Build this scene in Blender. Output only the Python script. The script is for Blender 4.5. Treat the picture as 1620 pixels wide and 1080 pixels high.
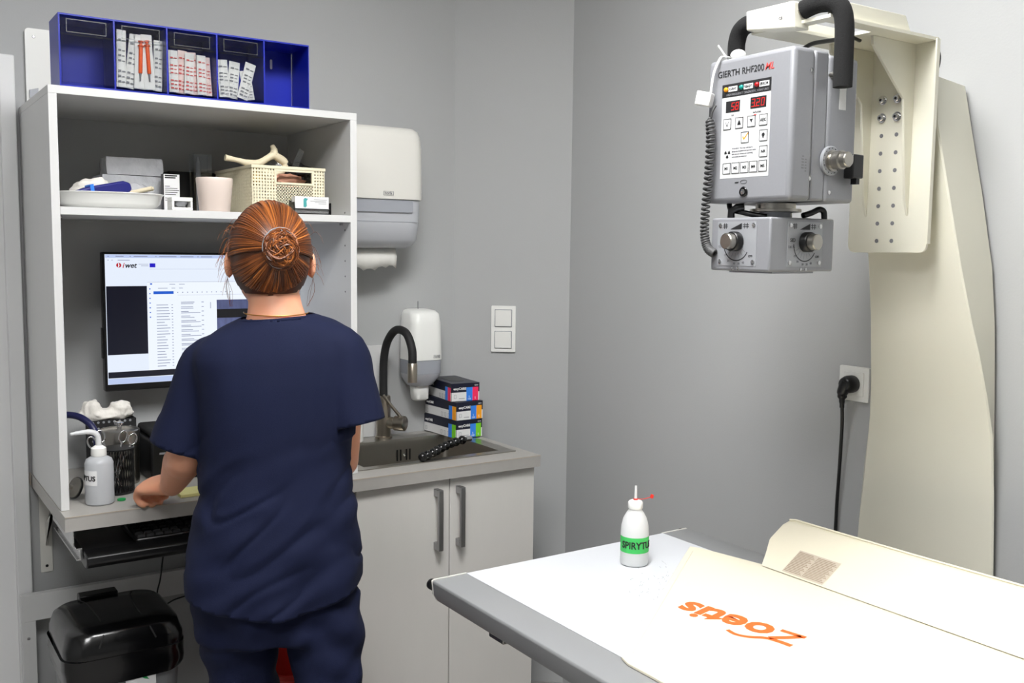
import bpy, bmesh, math, random
import numpy as np
from mathutils import Vector, Matrix, noise

random.seed(7)
SC = bpy.context.scene
for o in list(bpy.data.objects):
    bpy.data.objects.remove(o)
COL = SC.collection

# ------------------------------------------------------------------ camera
cam_d = bpy.data.cameras.new('camera'); cam = bpy.data.objects.new('camera', cam_d); COL.objects.link(cam)
cam_d.sensor_fit = 'HORIZONTAL'; cam_d.sensor_width = 36.0
cam_d.lens = 1540.48 / 1620 * 36.0
cam_d.clip_start = .05
_y, _p, _r = math.radians(-33.934), math.radians(-5.371), math.radians(.668)
_fw = Vector((-math.sin(_y)*math.cos(_p), math.cos(_y)*math.cos(_p), math.sin(_p)))
_rt = Vector((math.cos(_y), math.sin(_y), 0)); _up = _rt.cross(_fw)
_r2 = _rt*math.cos(_r) + _up*math.sin(_r); _u2 = _up*math.cos(_r) - _rt*math.sin(_r)
cam.matrix_world = Matrix(((_r2.x, _u2.x, -_fw.x, -1.634), (_r2.y, _u2.y, -_fw.y, -2.7779),
                           (_r2.z, _u2.z, -_fw.z, 1.454), (0, 0, 0, 1)))
SC.camera = cam

# ------------------------------------------------------------------ world, exposure
w = bpy.data.worlds.new('world'); SC.world = w; w.use_nodes = True
w.node_tree.nodes['Background'].inputs[0].default_value = (.8, .85, .9, 1)
w.node_tree.nodes['Background'].inputs[1].default_value = .3
SC.view_settings.view_transform = 'Standard'; SC.view_settings.look = 'None'
SC.view_settings.gamma = 1.0; SC.view_settings.use_curve_mapping = False
SC.view_settings.exposure = 0.0
LAMPS = [(-1.75, -2.3, 31.0), (-.86, -1.72, 47.0)]      # ceiling panels: x, y, emission strength

# ------------------------------------------------------------------ materials
def lin(c):
    c = c/255.0
    return c/12.92 if c <= .04045 else ((c+.055)/1.055)**2.4
def rgb(*c): return (lin(c[0]), lin(c[1]), lin(c[2]), 1)
def mat(name, c, rough=.5, metal=0.0, var=.0, vscale=8.0, bump=0.0, bscale=200.0, spec=.5, trans=0.0, emit=0.0, coat=0.0, sss=0.0, stretch=None):
    m = bpy.data.materials.new(name); m.use_nodes = True
    nt = m.node_tree; b = nt.nodes['Principled BSDF']; col = rgb(*c)
    b.inputs['Base Color'].default_value = col; b.inputs['Roughness'].default_value = rough
    b.inputs['Metallic'].default_value = metal; b.inputs['Specular IOR Level'].default_value = spec
    b.inputs['Transmission Weight'].default_value = trans; b.inputs['Coat Weight'].default_value = coat
    if sss:
        b.inputs['Subsurface Weight'].default_value = sss; b.inputs['Subsurface Radius'].default_value = (.012, .005, .003)
        b.inputs['Subsurface Scale'].default_value = 1.0
    if emit:
        b.inputs['Base Color'].default_value = (.01, .01, .012, 1)
        b.inputs['Emission Color'].default_value = col; b.inputs['Emission Strength'].default_value = emit
    tc = nt.nodes.new('ShaderNodeTexCoord'); mp = nt.nodes.new('ShaderNodeMapping')
    nt.links.new(tc.outputs['Object'], mp.inputs['Vector'])
    if stretch: mp.inputs['Scale'].default_value = stretch
    n = nt.nodes.new('ShaderNodeTexNoise'); n.inputs['Scale'].default_value = vscale; n.inputs['Detail'].default_value = 4
    nt.links.new(mp.outputs[0], n.inputs['Vector'])
    if var:
        mx = nt.nodes.new('ShaderNodeMix'); mx.data_type = 'RGBA'
        mx.inputs[6].default_value = tuple(x*(1-var) for x in col[:3])+(1,)
        mx.inputs[7].default_value = tuple(min(1, x*(1+var)) for x in col[:3])+(1,)
        nt.links.new(n.outputs['Fac'], mx.inputs[0]); nt.links.new(mx.outputs[2], b.inputs['Base Color'])
    if bump:
        n2 = nt.nodes.new('ShaderNodeTexNoise'); n2.inputs['Scale'].default_value = bscale; n2.inputs['Detail'].default_value = 3
        nt.links.new(mp.outputs[0], n2.inputs['Vector'])
        bp = nt.nodes.new('ShaderNodeBump'); bp.inputs['Strength'].default_value = bump; bp.inputs['Distance'].default_value = .002
        nt.links.new(n2.outputs['Fac'], bp.inputs['Height']); nt.links.new(bp.outputs[0], b.inputs['Normal'])
    return m
def clear_mat(name, tint, gloss=.1, rough=.03):
    m = bpy.data.materials.new(name); m.use_nodes = True; nt = m.node_tree
    for n in list(nt.nodes): nt.nodes.remove(n)
    out = nt.nodes.new('ShaderNodeOutputMaterial'); mix = nt.nodes.new('ShaderNodeMixShader')
    t = nt.nodes.new('ShaderNodeBsdfTransparent'); g = nt.nodes.new('ShaderNodeBsdfGlossy')
    t.inputs[0].default_value = tuple(tint)+(1,); g.inputs['Roughness'].default_value = rough
    nz = nt.nodes.new('ShaderNodeTexNoise'); nz.inputs['Scale'].default_value = 40
    mr = nt.nodes.new('ShaderNodeMapRange'); mr.inputs['To Min'].default_value = gloss*.6; mr.inputs['To Max'].default_value = gloss*1.4
    nt.links.new(nz.outputs['Fac'], mr.inputs['Value']); nt.links.new(mr.outputs[0], mix.inputs[0])
    nt.links.new(t.outputs[0], mix.inputs[1]); nt.links.new(g.outputs[0], mix.inputs[2]); nt.links.new(mix.outputs[0], out.inputs[0])
    return m
def milky_mat(name, c, tw=.4, rough=.35):
    m = mat(name, c, rough, var=.02); nt = m.node_tree; b = nt.nodes['Principled BSDF']
    out = nt.nodes['Material Output']; mix = nt.nodes.new('ShaderNodeMixShader'); tr = nt.nodes.new('ShaderNodeBsdfTranslucent')
    tr.inputs[0].default_value = rgb(*c); mix.inputs[0].default_value = tw
    nt.links.new(b.outputs[0], mix.inputs[1]); nt.links.new(tr.outputs[0], mix.inputs[2]); nt.links.new(mix.outputs[0], out.inputs[0])
    return m
M = {}
M['wall'] = mat('wall_paint', (176, 177, 177), .75, var=.02, vscale=3, bump=.12, bscale=220)
M['ceiling'] = mat('ceiling_paint', (235, 235, 232), .8, var=.01)
M['floor'] = mat('floor_vinyl', (150, 148, 145), .45, var=.08, vscale=12)
M['laminate'] = mat('white_laminate', (210, 210, 209), .42, var=.015, vscale=30, bump=.05, bscale=350)
M['laminate_warm'] = mat('door_laminate', (206, 203, 198), .42, var=.02, vscale=30, stretch=(1, 1, .15), bump=.04, bscale=300)
M['carcass'] = mat('carcass_dark', (70, 68, 66), .6, var=.05)
M['worktop'] = mat('worktop_grey', (163, 160, 155), .4, var=.04, vscale=60, bump=.04, bscale=500)
M['edge'] = mat('worktop_edge', (176, 166, 152), .4, var=.04)
M['doorwhite'] = mat('painted_white', (226, 226, 226), .4, var=.01)
M['white'] = mat('white_plastic', (236, 236, 232), .28, var=.01)
M['whitesatin'] = mat('white_satin', (225, 223, 216), .35, var=.01)
M['cream'] = mat('cream_powdercoat', (226, 223, 207), .42, var=.015, bump=.05, bscale=400)
M['black'] = mat('black_plastic', (14, 14, 15), .35, var=.1)
M['blackgloss'] = mat('black_gloss', (8, 8, 9), .22, var=.1, coat=.15)
M['blackmatt'] = mat('black_matt', (22, 22, 23), .7, var=.1)
M['foam'] = mat('black_foam', (11, 11, 11), .95, var=.15, vscale=300, bump=.6, bscale=500)
M['rubber'] = mat('grey_rubber', (66, 66, 66), .55, var=.1)
M['steel'] = mat('stainless_steel', (176, 172, 164), .28, 1.0, var=.06, vscale=30, stretch=(1, 12, 1))
M['brushed'] = mat('brushed_nickel', (168, 160, 148), .3, 1.0, var=.05, vscale=60)
M['chrome'] = mat('chrome', (215, 215, 215), .12, 1.0, var=.02)
M['alu'] = mat('handle_aluminium', (165, 165, 167), .3, 1.0, var=.04, vscale=80)
M['headgrey'] = mat('silver_paint', (146, 147, 151), .38, .25, var=.03, vscale=200, bump=.1, bscale=700)
M['plategrey'] = mat('silver_plate', (160, 162, 166), .35, .25, var=.02)
M['railgrey'] = mat('rail_grey', (150, 151, 152), .42, .25, var=.04, vscale=6)
M['tablewhite'] = mat('table_white', (206, 208, 212), .35, var=.01)
M['bluebin'] = mat('blue_plastic', (16, 34, 158), .35, var=.05)
M['navyplastic'] = mat('navy_plastic', (20, 24, 110), .4, var=.05)
M['skyblue'] = mat('sky_blue', (48, 130, 235), .5, var=.02)
M['scrubs'] = mat('navy_scrubs', (13, 20, 48), .85, var=.12, vscale=14, bump=.25, bscale=900, spec=.25)
M['skin'] = mat('skin', (222, 158, 126), .5, var=.06, vscale=18, bump=.08, bscale=300, sss=.25)
M['panelwhite'] = mat('panel_white', (206, 207, 207), .4, var=.06, vscale=40)
M['lip'] = mat('lip', (180, 96, 86), .45, var=.05)
M['eye'] = mat('eye_white', (235, 232, 228), .2, var=.02)
M['gold'] = mat('gold_chain', (214, 160, 80), .3, 1.0, var=.05)
M['clear'] = clear_mat('clear_plastic', (.93, .94, .95), .07)
M['film'] = clear_mat('clear_film', (.86, .87, .88), .12, .25)
M['milky'] = milky_mat('milky_plastic', (212, 214, 217), .4)
M['milkybright'] = milky_mat('milky_bright', (240, 241, 241), .35)
M['smoke'] = mat('smoked_plastic', (160, 163, 170), .25, var=.02)
M['smokelight'] = mat('smoked_plastic_light', (190, 192, 197), .25, var=.02)
M['paper'] = mat('paper', (228, 226, 220), .8, var=.04, vscale=60, bump=.15, bscale=150)
M['cotton'] = mat('cotton', (226, 222, 214), .95, var=.05, vscale=60, bump=.8, bscale=120)
M['foilgrey'] = mat('grey_film_pack', (182, 183, 186), .2, var=.2, vscale=35, bump=1.0, bscale=60)
M['orange'] = mat('orange_plastic', (236, 96, 40), .4, var=.03)
M['logo_orange'] = mat('orange_print', (255, 106, 40), .5, var=.01)
M['redink'] = mat('red_print', (206, 70, 66), .6, var=.05)
M['pink'] = mat('pale_pink_paper', (232, 208, 200), .8, var=.05, vscale=60)
M['ink'] = mat('black_print', (24, 24, 26), .6, var=.03)
M['greyink'] = mat('grey_print', (120, 120, 124), .6, var=.03)
M['beigeink'] = mat('beige_print', (196, 184, 166), .7, var=.04)
M['beigeink2'] = mat('beige_print_dark', (150, 132, 112), .7, var=.04)
M['red'] = mat('red_plastic', (214, 44, 30), .4, var=.03)
M['redbin'] = mat('red_bucket', (170, 32, 26), .4, var=.03)
M['green'] = mat('green_plastic', (24, 140, 70), .4, var=.03)
M['greenlabel'] = mat('green_label', (62, 190, 92), .5, var=.02)
M['basket'] = mat('cream_basket', (226, 218, 190), .5, var=.03)
M['bone'] = mat('bone', (220, 208, 178), .5, var=.08, vscale=40, bump=.3, bscale=90)
M['mustard'] = mat('mustard', (196, 160, 60), .6, var=.15, vscale=30)
M['terra'] = mat('brown_pink', (188, 136, 112), .6, var=.12, vscale=40)
M['pot'] = mat('blush_ceramic', (224, 208, 198), .35, var=.015)
M['teal'] = mat('teal_print', (70, 160, 160), .5, var=.05)
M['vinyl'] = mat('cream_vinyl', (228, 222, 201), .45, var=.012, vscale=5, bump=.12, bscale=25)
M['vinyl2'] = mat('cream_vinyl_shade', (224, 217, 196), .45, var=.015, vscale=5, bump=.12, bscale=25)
M['navybox'] = mat('navy_card', (16, 20, 42), .35, var=.04)
M['cardwhite'] = mat('white_card', (228, 228, 228), .4, var=.01)
M['boxblue'] = mat('blue_card', (52, 132, 232), .4, var=.02)
M['boxpink'] = mat('pink_card', (246, 44, 96), .4, var=.02)
M['boxamber'] = mat('amber_card', (250, 166, 20), .4, var=.02)
M['boxlime'] = mat('lime_card', (124, 210, 40), .4, var=.02)
M['yellowpad'] = mat('yellow_paper', (226, 220, 150), .7, var=.03)
M['hoseblue'] = mat('navy_hose', (22, 24, 70), .4, var=.05)
M['binbody'] = mat('bin_grey', (120, 122, 124), .45, var=.04)
M['led_red'] = mat('led_red', (255, 30, 24), .4, emit=1.2)
M['led_amber'] = mat('lamp_amber', (240, 150, 20), .25, var=.05)
M['led_teal'] = mat('lamp_teal', (20, 130, 120), .25, var=.05)
M['led_dred'] = mat('lamp_dark_red', (160, 16, 20), .25, var=.05)
M['screen'] = mat('screen_white', (232, 241, 255), .3, emit=.98)
M['screen_panel'] = mat('screen_panel', (240, 247, 255), .3, emit=1.0)
M['screen_pale'] = mat('screen_pale_blue', (196, 212, 250), .3, emit=.9)
M['screen_dark'] = mat('screen_dark', (26, 30, 54), .3, emit=.35)
M['screen_blue'] = mat('screen_blue', (30, 100, 225), .3, emit=.8)
M['screen_eu'] = mat('screen_flag', (30, 20, 215), .3, emit=.8)
M['screen_ink'] = mat('screen_ink', (20, 22, 40), .3, emit=.2)
M['screen_grey'] = mat('screen_grey_text', (160, 168, 200), .3, emit=.75)
M['screen_red'] = mat('screen_red', (215, 30, 50), .3, emit=.7)
M['screen_xray'] = mat('screen_xray', (90, 98, 140), .3, emit=.5, var=.8, vscale=90, stretch=(1, 1, .3))

# ------------------------------------------------------------------ mesh builder
class MB:
    def __init__(s): s.v = []; s.f = []; s.m = []; s.cur = 0
    def add(s, vs, fs):
        k = len(s.v); s.v += [tuple(x) for x in vs]; s.f += [tuple(i+k for i in f) for f in fs]; s.m += [s.cur]*len(fs); return s
    def box(s, x0, x1, y0, y1, z0, z1):
        return s.add([(x0,y0,z0),(x1,y0,z0),(x1,y1,z0),(x0,y1,z0),(x0,y0,z1),(x1,y0,z1),(x1,y1,z1),(x0,y1,z1)],
                     [(0,3,2,1),(4,5,6,7),(0,1,5,4),(1,2,6,5),(2,3,7,6),(3,0,4,7)])
    def prism(s, pts, fn, a, b):
        """pts: 2D polygon (counter-clockwise), fn(u, v, t) -> point; t runs a..b"""
        n = len(pts)
        vs = [fn(u, v, a) for u, v in pts]+[fn(u, v, b) for u, v in pts]
        fs = [tuple(range(n))[::-1], tuple(range(n, 2*n))]+[(i, (i+1) % n, n+(i+1) % n, n+i) for i in range(n)]
        return s.add(vs, fs)
    def tube(s, path, r, n=10, caps=True, flat=1.0):
        P = [Vector(p) for p in path]; R = r if hasattr(r, '__len__') else [r]*len(P)
        vs, fs = [], []; ref = None
        for i, p in enumerate(P):
            t = (P[min(i+1, len(P)-1)]-P[max(i-1, 0)]).normalized()
            if ref is None: ref = Vector((0, 0, 1)) if abs(t.z) < .9 else Vector((1, 0, 0))
            a = (ref-t*ref.dot(t))
            if a.length < 1e-5: a = t.orthogonal()
            a.normalize(); b = t.cross(a); ref = a
            for k in range(n):
                th = 2*math.pi*k/n
                vs.append(p+(a*math.cos(th)*flat+b*math.sin(th))*R[i])
        for i in range(len(P)-1):
            for k in range(n):
                fs.append((i*n+k, i*n+(k+1) % n, (i+1)*n+(k+1) % n, (i+1)*n+k))
        if caps: fs += [tuple(range(n))[::-1], tuple((len(P)-1)*n+k for k in range(n))]
        return s.add(vs, fs)
    def lathe(s, c, prof, n=24, ax=(0, 0, 1), caps=True):
        ax = Vector(ax).normalized(); a = ax.orthogonal().normalized(); b = ax.cross(a); c = Vector(c)
        vs, fs = [], []
        for r, z in prof:
            for k in range(n):
                th = 2*math.pi*k/n
                vs.append(c+ax*z+(a*math.cos(th)+b*math.sin(th))*max(r, 1e-5))
        for i in range(len(prof)-1):
            for k in range(n):
                fs.append((i*n+k, i*n+(k+1) % n, (i+1)*n+(k+1) % n, (i+1)*n+k))
        if caps: fs += [tuple(range(n))[::-1], tuple((len(prof)-1)*n+k for k in range(n))]
        return s.add(vs, fs)
    def loft(s, rings, caps=True):
        n = len(rings[0]); vs = [p for r in rings for p in r]; fs = []
        for i in range(len(rings)-1):
            for k in range(n):
                fs.append((i*n+k, i*n+(k+1) % n, (i+1)*n+(k+1) % n, (i+1)*n+k))
        if caps: fs += [tuple(range(n))[::-1], tuple((len(rings)-1)*n+k for k in range(n))]
        return s.add(vs, fs)
    def ball(s, c, r, n=12, sc=(1, 1, 1)):
        c = Vector(c); prof = []
        vs, fs = [], []
        for i in range(n+1):
            ph = math.pi*i/n
            for k in range(2*n):
                th = math.pi*k/n
                vs.append((c.x+r*sc[0]*math.sin(ph)*math.cos(th)+1e-6*math.cos(th), c.y+r*sc[1]*math.sin(ph)*math.sin(th)+1e-6*math.sin(th), c.z+r*sc[2]*math.cos(ph)))
        for i in range(n):
            for k in range(2*n):
                fs.append((i*2*n+k, (i+1)*2*n+k, (i+1)*2*n+(k+1) % (2*n), i*2*n+(k+1) % (2*n)))
        return s.add(vs, fs)
    def xf(s, m, start=0):
        for i in range(start, len(s.v)): s.v[i] = tuple(m @ Vector(s.v[i]))
        return s

def rrect(w, h, r, n=5):
    """rounded rectangle centred at 0, counter-clockwise"""
    out = []
    for cx, cy, a0 in ((w/2-r, h/2-r, 0), (-w/2+r, h/2-r, 90), (-w/2+r, -h/2+r, 180), (w/2-r, -h/2+r, 270)):
        for i in range(n+1):
            a = math.radians(a0+90*i/n); out.append((cx+r*math.cos(a), cy+r*math.sin(a)))
    return out
def curve(pts, n=8):
    """Catmull-Rom through the points"""
    P = [Vector(p) for p in pts]; out = []
    for i in range(len(P)-1):
        a, b, c, d = P[max(i-1, 0)], P[i], P[i+1], P[min(i+2, len(P)-1)]
        for k in range(n):
            t = k/n
            out.append(.5*((2*b)+(c-a)*t+(2*a-5*b+4*c-d)*t*t+(3*b-a-3*c+d)*t**3))
    return out+[P[-1]]

INV = {}
def root_of(o):
    while o.parent: o = o.parent
    return o
def finish(o, mats, smooth):
    for m in (mats if isinstance(mats, (list, tuple)) else [mats]):
        o.data.materials.append(M[m] if isinstance(m, str) else m)
    if smooth:
        o.data.shade_smooth()
        if smooth < 179: o.data.set_sharp_from_angle(angle=math.radians(smooth))
def obj(name, mb, mats, parent=None, bevel=0, smooth=0, seg=2, local=False):
    me = bpy.data.meshes.new(name)
    if parent is not None and not local:          # world coordinates -> the thing's own frame
        inv = INV.get(root_of(parent).name)
        if inv is not None: mb.xf(inv)
    me.from_pydata([tuple(p) for p in mb.v], [], mb.f); me.validate(); me.update()
    bm = bmesh.new(); bm.from_mesh(me); bmesh.ops.recalc_face_normals(bm, faces=bm.faces); bm.to_mesh(me); bm.free()
    if any(mb.m) and len(mb.m) == len(me.polygons): me.polygons.foreach_set('material_index', mb.m)
    o = bpy.data.objects.new(name, me); COL.objects.link(o)
    if parent is not None: o.parent = parent
    finish(o, mats, smooth or (40 if bevel else 0))
    if bevel:
        b = o.modifiers.new('bevel', 'BEVEL'); b.width = bevel; b.segments = seg; b.limit_method = 'ANGLE'; b.angle_limit = math.radians(40)
    return o
def thing(name, label, cat, loc=(0, 0, 0), rotz=0.0, group=None):
    o = bpy.data.objects.new(name, None); COL.objects.link(o); o.empty_display_size = .02
    o.location = loc; o.rotation_euler = (0, 0, rotz); o['label'] = label; o['category'] = cat
    if group: o['group'] = group
    INV[o.name] = (Matrix.Translation(Vector(loc)) @ Matrix.Rotation(rotz, 4, 'Z')).inverted()
    return o
def tag(o, label, cat, group=None):
    o['label'] = label; o['category'] = cat
    if group: o['group'] = group
    return o
def struct(o): o['kind'] = 'structure'; return o
def text(body, size, o, xd, yd, shear=0.0, weight=0.0, align='LEFT', depth=.0003, sx=1.0):
    """lettering laid flat on a surface: origin o, reading direction xd, up direction yd"""
    c = bpy.data.curves.new('t', 'FONT'); c.body = body; c.size = size; c.shear = shear; c.offset = weight*size
    c.align_x = align; c.resolution_u = 3; c.extrude = depth
    ob = bpy.data.objects.new('t', c); COL.objects.link(ob)
    dg = bpy.context.evaluated_depsgraph_get(); me = bpy.data.meshes.new_from_object(ob.evaluated_get(dg))
    xd = Vector(xd).normalized(); yd = Vector(yd).normalized(); zd = xd.cross(yd); o = Vector(o)
    mb = MB(); mb.add([o+xd*v.co.x*sx+yd*v.co.y+zd*v.co.z for v in me.vertices], [tuple(p.vertices) for p in me.polygons])
    bpy.data.objects.remove(ob); bpy.data.curves.remove(c); bpy.data.meshes.remove(me)
    return mb
def quad_on(mb, o, xd, yd, u0, u1, v0, v1, d=.0004):
    """thin raised patch on a plane"""
    xd = Vector(xd); yd = Vector(yd); zd = xd.cross(yd); o = Vector(o)
    P = [o+xd*u+yd*v for u, v in ((u0, v0), (u1, v0), (u1, v1), (u0, v1))]
    return mb.add(P+[p+zd*d for p in P], [(0,3,2,1),(4,5,6,7),(0,1,5,4),(1,2,6,5),(2,3,7,6),(3,0,4,7)])
def ell(c, R, F, hu, hv, z, n=36, e=2.0, tilt=0.0):
    out = []
    for k in range(n):
        t = 2*math.pi*k/n; cs, sn = math.cos(t), math.sin(t)
        u = math.copysign(abs(cs)**(2/e), cs)*hu; v = math.copysign(abs(sn)**(2/e), sn)*hv
        out.append(Vector((c[0]+R.x*u+F.x*v, c[1]+R.y*u+F.y*v, z+tilt*u)))
    return out
def copy_tree(o, parent=None):
    c = o.copy(); COL.objects.link(c); c.parent = parent
    if o.name in INV: INV[c.name] = INV[o.name]
    for ch in o.children: copy_tree(ch, c)
    return c

def union_mesh(mb, vox, smooth_it):
    me = bpy.data.meshes.new('tmp'); me.from_pydata([tuple(v) for v in mb.v], [], mb.f); me.validate()
    bm = bmesh.new(); bm.from_mesh(me); bmesh.ops.recalc_face_normals(bm, faces=bm.faces); bm.to_mesh(me); bm.free()
    o = bpy.data.objects.new('tmp', me); COL.objects.link(o)
    r = o.modifiers.new('r', 'REMESH'); r.mode = 'VOXEL'; r.voxel_size = vox; r.adaptivity = 0
    if smooth_it: s = o.modifiers.new('s', 'SMOOTH'); s.iterations = smooth_it; s.factor = .5
    dg = bpy.context.evaluated_depsgraph_get(); m2 = bpy.data.meshes.new_from_object(o.evaluated_get(dg))
    out = MB(); out.add([v.co.copy() for v in m2.vertices], [tuple(p.vertices) for p in m2.polygons]); nr = [v.normal.copy() for v in m2.vertices]
    bpy.data.objects.remove(o); bpy.data.meshes.remove(me); bpy.data.meshes.remove(m2)
    return out, nr

# ================================================================== THE ROOM
XR, YC = .29, -.25            # right wall plane, end of the diagonal wall
ZC = 2.65
def wall(name, p, q, z0=0.0, z1=ZC, t=.1):
    p = Vector((p[0], p[1], 0)); q = Vector((q[0], q[1], 0)); d = (q-p).normalized(); n = Vector((-d.y, d.x, 0))
    mb = MB(); P = [p, q, q+n*t, p+n*t]
    mb.add([v+Vector((0, 0, z0)) for v in P]+[v+Vector((0, 0, z1)) for v in P], [(0,3,2,1),(4,5,6,7),(0,1,5,4),(1,2,6,5),(2,3,7,6),(3,0,4,7)])
    return struct(obj(name, mb, 'wall'))
wall('wall_back', (-3.2, 0), (0, 0))
wall('wall_diagonal', (0, 0), (XR, YC))
wall('wall_right', (XR, YC), (XR, -4.6))
wall('wall_front', (XR, -4.6), (-3.2, -4.6))
wall('wall_left', (-3.2, -4.6), (-3.2, 0))
struct(obj('floor', MB().box(-3.3, XR+.1, -4.7, .1, -.1, 0), 'floor'))
struct(obj('ceiling', MB().box(-3.3, XR+.1, -4.7, .1, ZC, ZC+.1), 'ceiling'))
M['lamp'] = mat('lamp_diffuser', (255, 252, 246), .5)
for i, (lx, ly, st) in enumerate(LAMPS):
    t = thing('ceiling_light', ['square white ceiling light panel on the door side', 'square white ceiling light panel above the examination table'][i], 'light', (lx, ly, ZC), group='ceiling light panels')
    mb = MB()
    for a in ((-.31, .31, -.31, -.295), (-.31, .31, .295, .31), (-.31, -.295, -.295, .295), (.295, .31, -.295, .295)):
        mb.box(lx+a[0], lx+a[1], ly+a[2], ly+a[3], ZC-.03, ZC-.001)
    obj('frame', mb, 'white', t)
    m = mat('lamp_diffuser_%d' % i, (255, 255, 255), .5, emit=st)
    obj('diffuser', MB().box(lx-.294, lx+.294, ly-.294, ly+.294, ZC-.022, ZC-.006), m, t)

# door with frame on the back wall, left of the cabinet
d = struct(obj('door_1', MB().box(-2.12, -1.322, -.012, -.002, 0, 1.885), 'doorwhite'))
tr = MB(); tr.box(-1.322, -1.286, -.03, -.001, 0, 1.922); tr.box(-2.16, -1.322, -.03, -.001, 1.886, 1.922); tr.box(-2.16, -2.122, -.03, -.001, 0, 1.886)
struct(obj('trim_1', tr, 'doorwhite', bevel=.003))
pn = MB(); pn.box(-2.02, -1.42, -.018, -.012, .25, .9); pn.box(-2.02, -1.42, -.018, -.012, 1.0, 1.78)
obj('door_panel', pn, 'doorwhite', d, bevel=.003)
hd = MB(); hd.tube([(-2.06, -.012, 1.0), (-2.06, -.06, 1.0), (-1.95, -.06, 1.0)], .009, 10)
obj('door_handle', hd, 'alu', d, smooth=40)

# ================================================================== WORKTOP AND BASE CABINET
ZT = .86; TT = .0333; YF = -.5075; XL = -1.279
SX0, SX1, SY0, SY1 = -.543, -.036, -.43, -.05          # sink rim
t = thing('worktop', 'grey laminate worktop running under the tall cabinet to the sink', 'worktop', (-.64, -.25, ZT-TT))
mb = MB()
mb.box(XL, SX0+.012, YF, -.001, ZT-TT, ZT); mb.box(SX0+.012, SX1-.012, YF, SY0+.012, ZT-TT, ZT)
mb.box(SX0+.012, SX1-.012, SY1-.012, -.001, ZT-TT, ZT)
mb.prism([(SX1-.012, YF), (-.001, YF), (-.001, -.004), (SX1-.012, -.004)], lambda u, v, s: (u, v, s), ZT-TT, ZT)
obj('slab', mb, 'worktop', t)
obj('edge_band', MB().box(XL, -.001, YF-.0009, YF-.0001, ZT-.0022, ZT+.0002), 'edge', t)
obj('back_edge_band', MB().box(XL-.003, XL, -.006, -.001, ZT-TT, ZT), 'edge', t)

t = thing('sink_cabinet', 'pale base cabinet with two doors and bar handles under the sink', 'cabinet', (-.29, -.25, 0))
mb = MB(); CX0, CX1 = -.585, -.0097
mb.box(CX0, CX0+.018, -.47, -.02, .1, ZT-TT-.001); mb.box(CX1-.018, CX1, -.47, -.02, .1, ZT-TT-.001)
mb.box(CX0, CX1, -.47, -.02, .1, .118); mb.box(CX0, CX1, -.03, -.02, .1, .6); mb.box(CX0+.02, CX1-.02, -.43, -.41, 0, .1)
obj('body', mb, 'carcass', t)
for i, (a, b) in enumerate(((-.578, -.2975), (-.2945, -.0105))):
    dr = obj('door', MB().box(a, b, -.489, -.471, .105, ZT-TT-.004), 'laminate_warm', t, bevel=.0012)
    hx = -.340 if i == 0 else -.270
    h = MB(); h.box(hx-.007, hx+.007, -.521, -.511, .632, .801)
    h.box(hx-.007, hx+.007, -.512, -.4885, .632, .652); h.box(hx-.007, hx+.007, -.512, -.4885, .781, .801)
    obj('handle', h, 'alu', dr, bevel=.0015)

# sink
t = thing('sink', 'stainless steel inset sink with overflow slots', 'sink', (-.29, -.24, ZT))
BX0, BX1, BY0, BY1, BZ = -.515, -.078, -.402, -.098, .70
mb = MB()
for a in ((SX0, SX1, SY0, BY0), (SX0, SX1, BY1, SY1), (SX0, BX0, BY0, BY1), (BX1, SX1, BY0, BY1)):
    mb.box(a[0], a[1], a[2], a[3], ZT+.0005, ZT+.003)
obj('rim', mb, 'steel', t)
mb = MB(); n = 28
def bring(inset, z, r):
    return [Vector(((BX0+BX1)/2+u, (BY0+BY1)/2+v, z)) for u, v in rrect(BX1-BX0-2*inset, BY1-BY0-2*inset, r, 6)]
mb.loft([bring(0, ZT+.003, .012), bring(.002, ZT-.01, .014), bring(.006, BZ+.03, .02), bring(.012, BZ+.008, .025), bring(.035, BZ, .03)], caps=False)
k = len(mb.v); rr = bring(.035, BZ, .03); mb.add(rr, [tuple(range(len(rr)))])
obj('bowl', mb, 'steel', t, smooth=50)
for k in range(4):
    x = -.262+[0, .012, .032, .044][k]
    obj('overflow_slot', MB().box(x, x+.004, BY1-.0065, BY1-.0045, .795, .83), 'black', t)
obj('overflow_screw', MB().lathe((-.236, BY1-.006, .812), [(.004, 0), (.004, .0015), (.002, .002)], 12, (0, -1, 0)), 'chrome', t)
mb = MB().lathe(((BX0+BX1)/2, (BY0+BY1)/2, BZ), [(.04, .0005), (.04, .003), (.02, .004)], 24); obj('drain', mb, 'chrome', t, smooth=40)

# splash panel behind the tap
tag(obj('splash_panel', MB().box(-.5, -.253, -.012, -.001, ZT+.001, 1.15), 'laminate', bevel=.001), 'white splash panel upright on wall behind the tap', 'panel')

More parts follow.
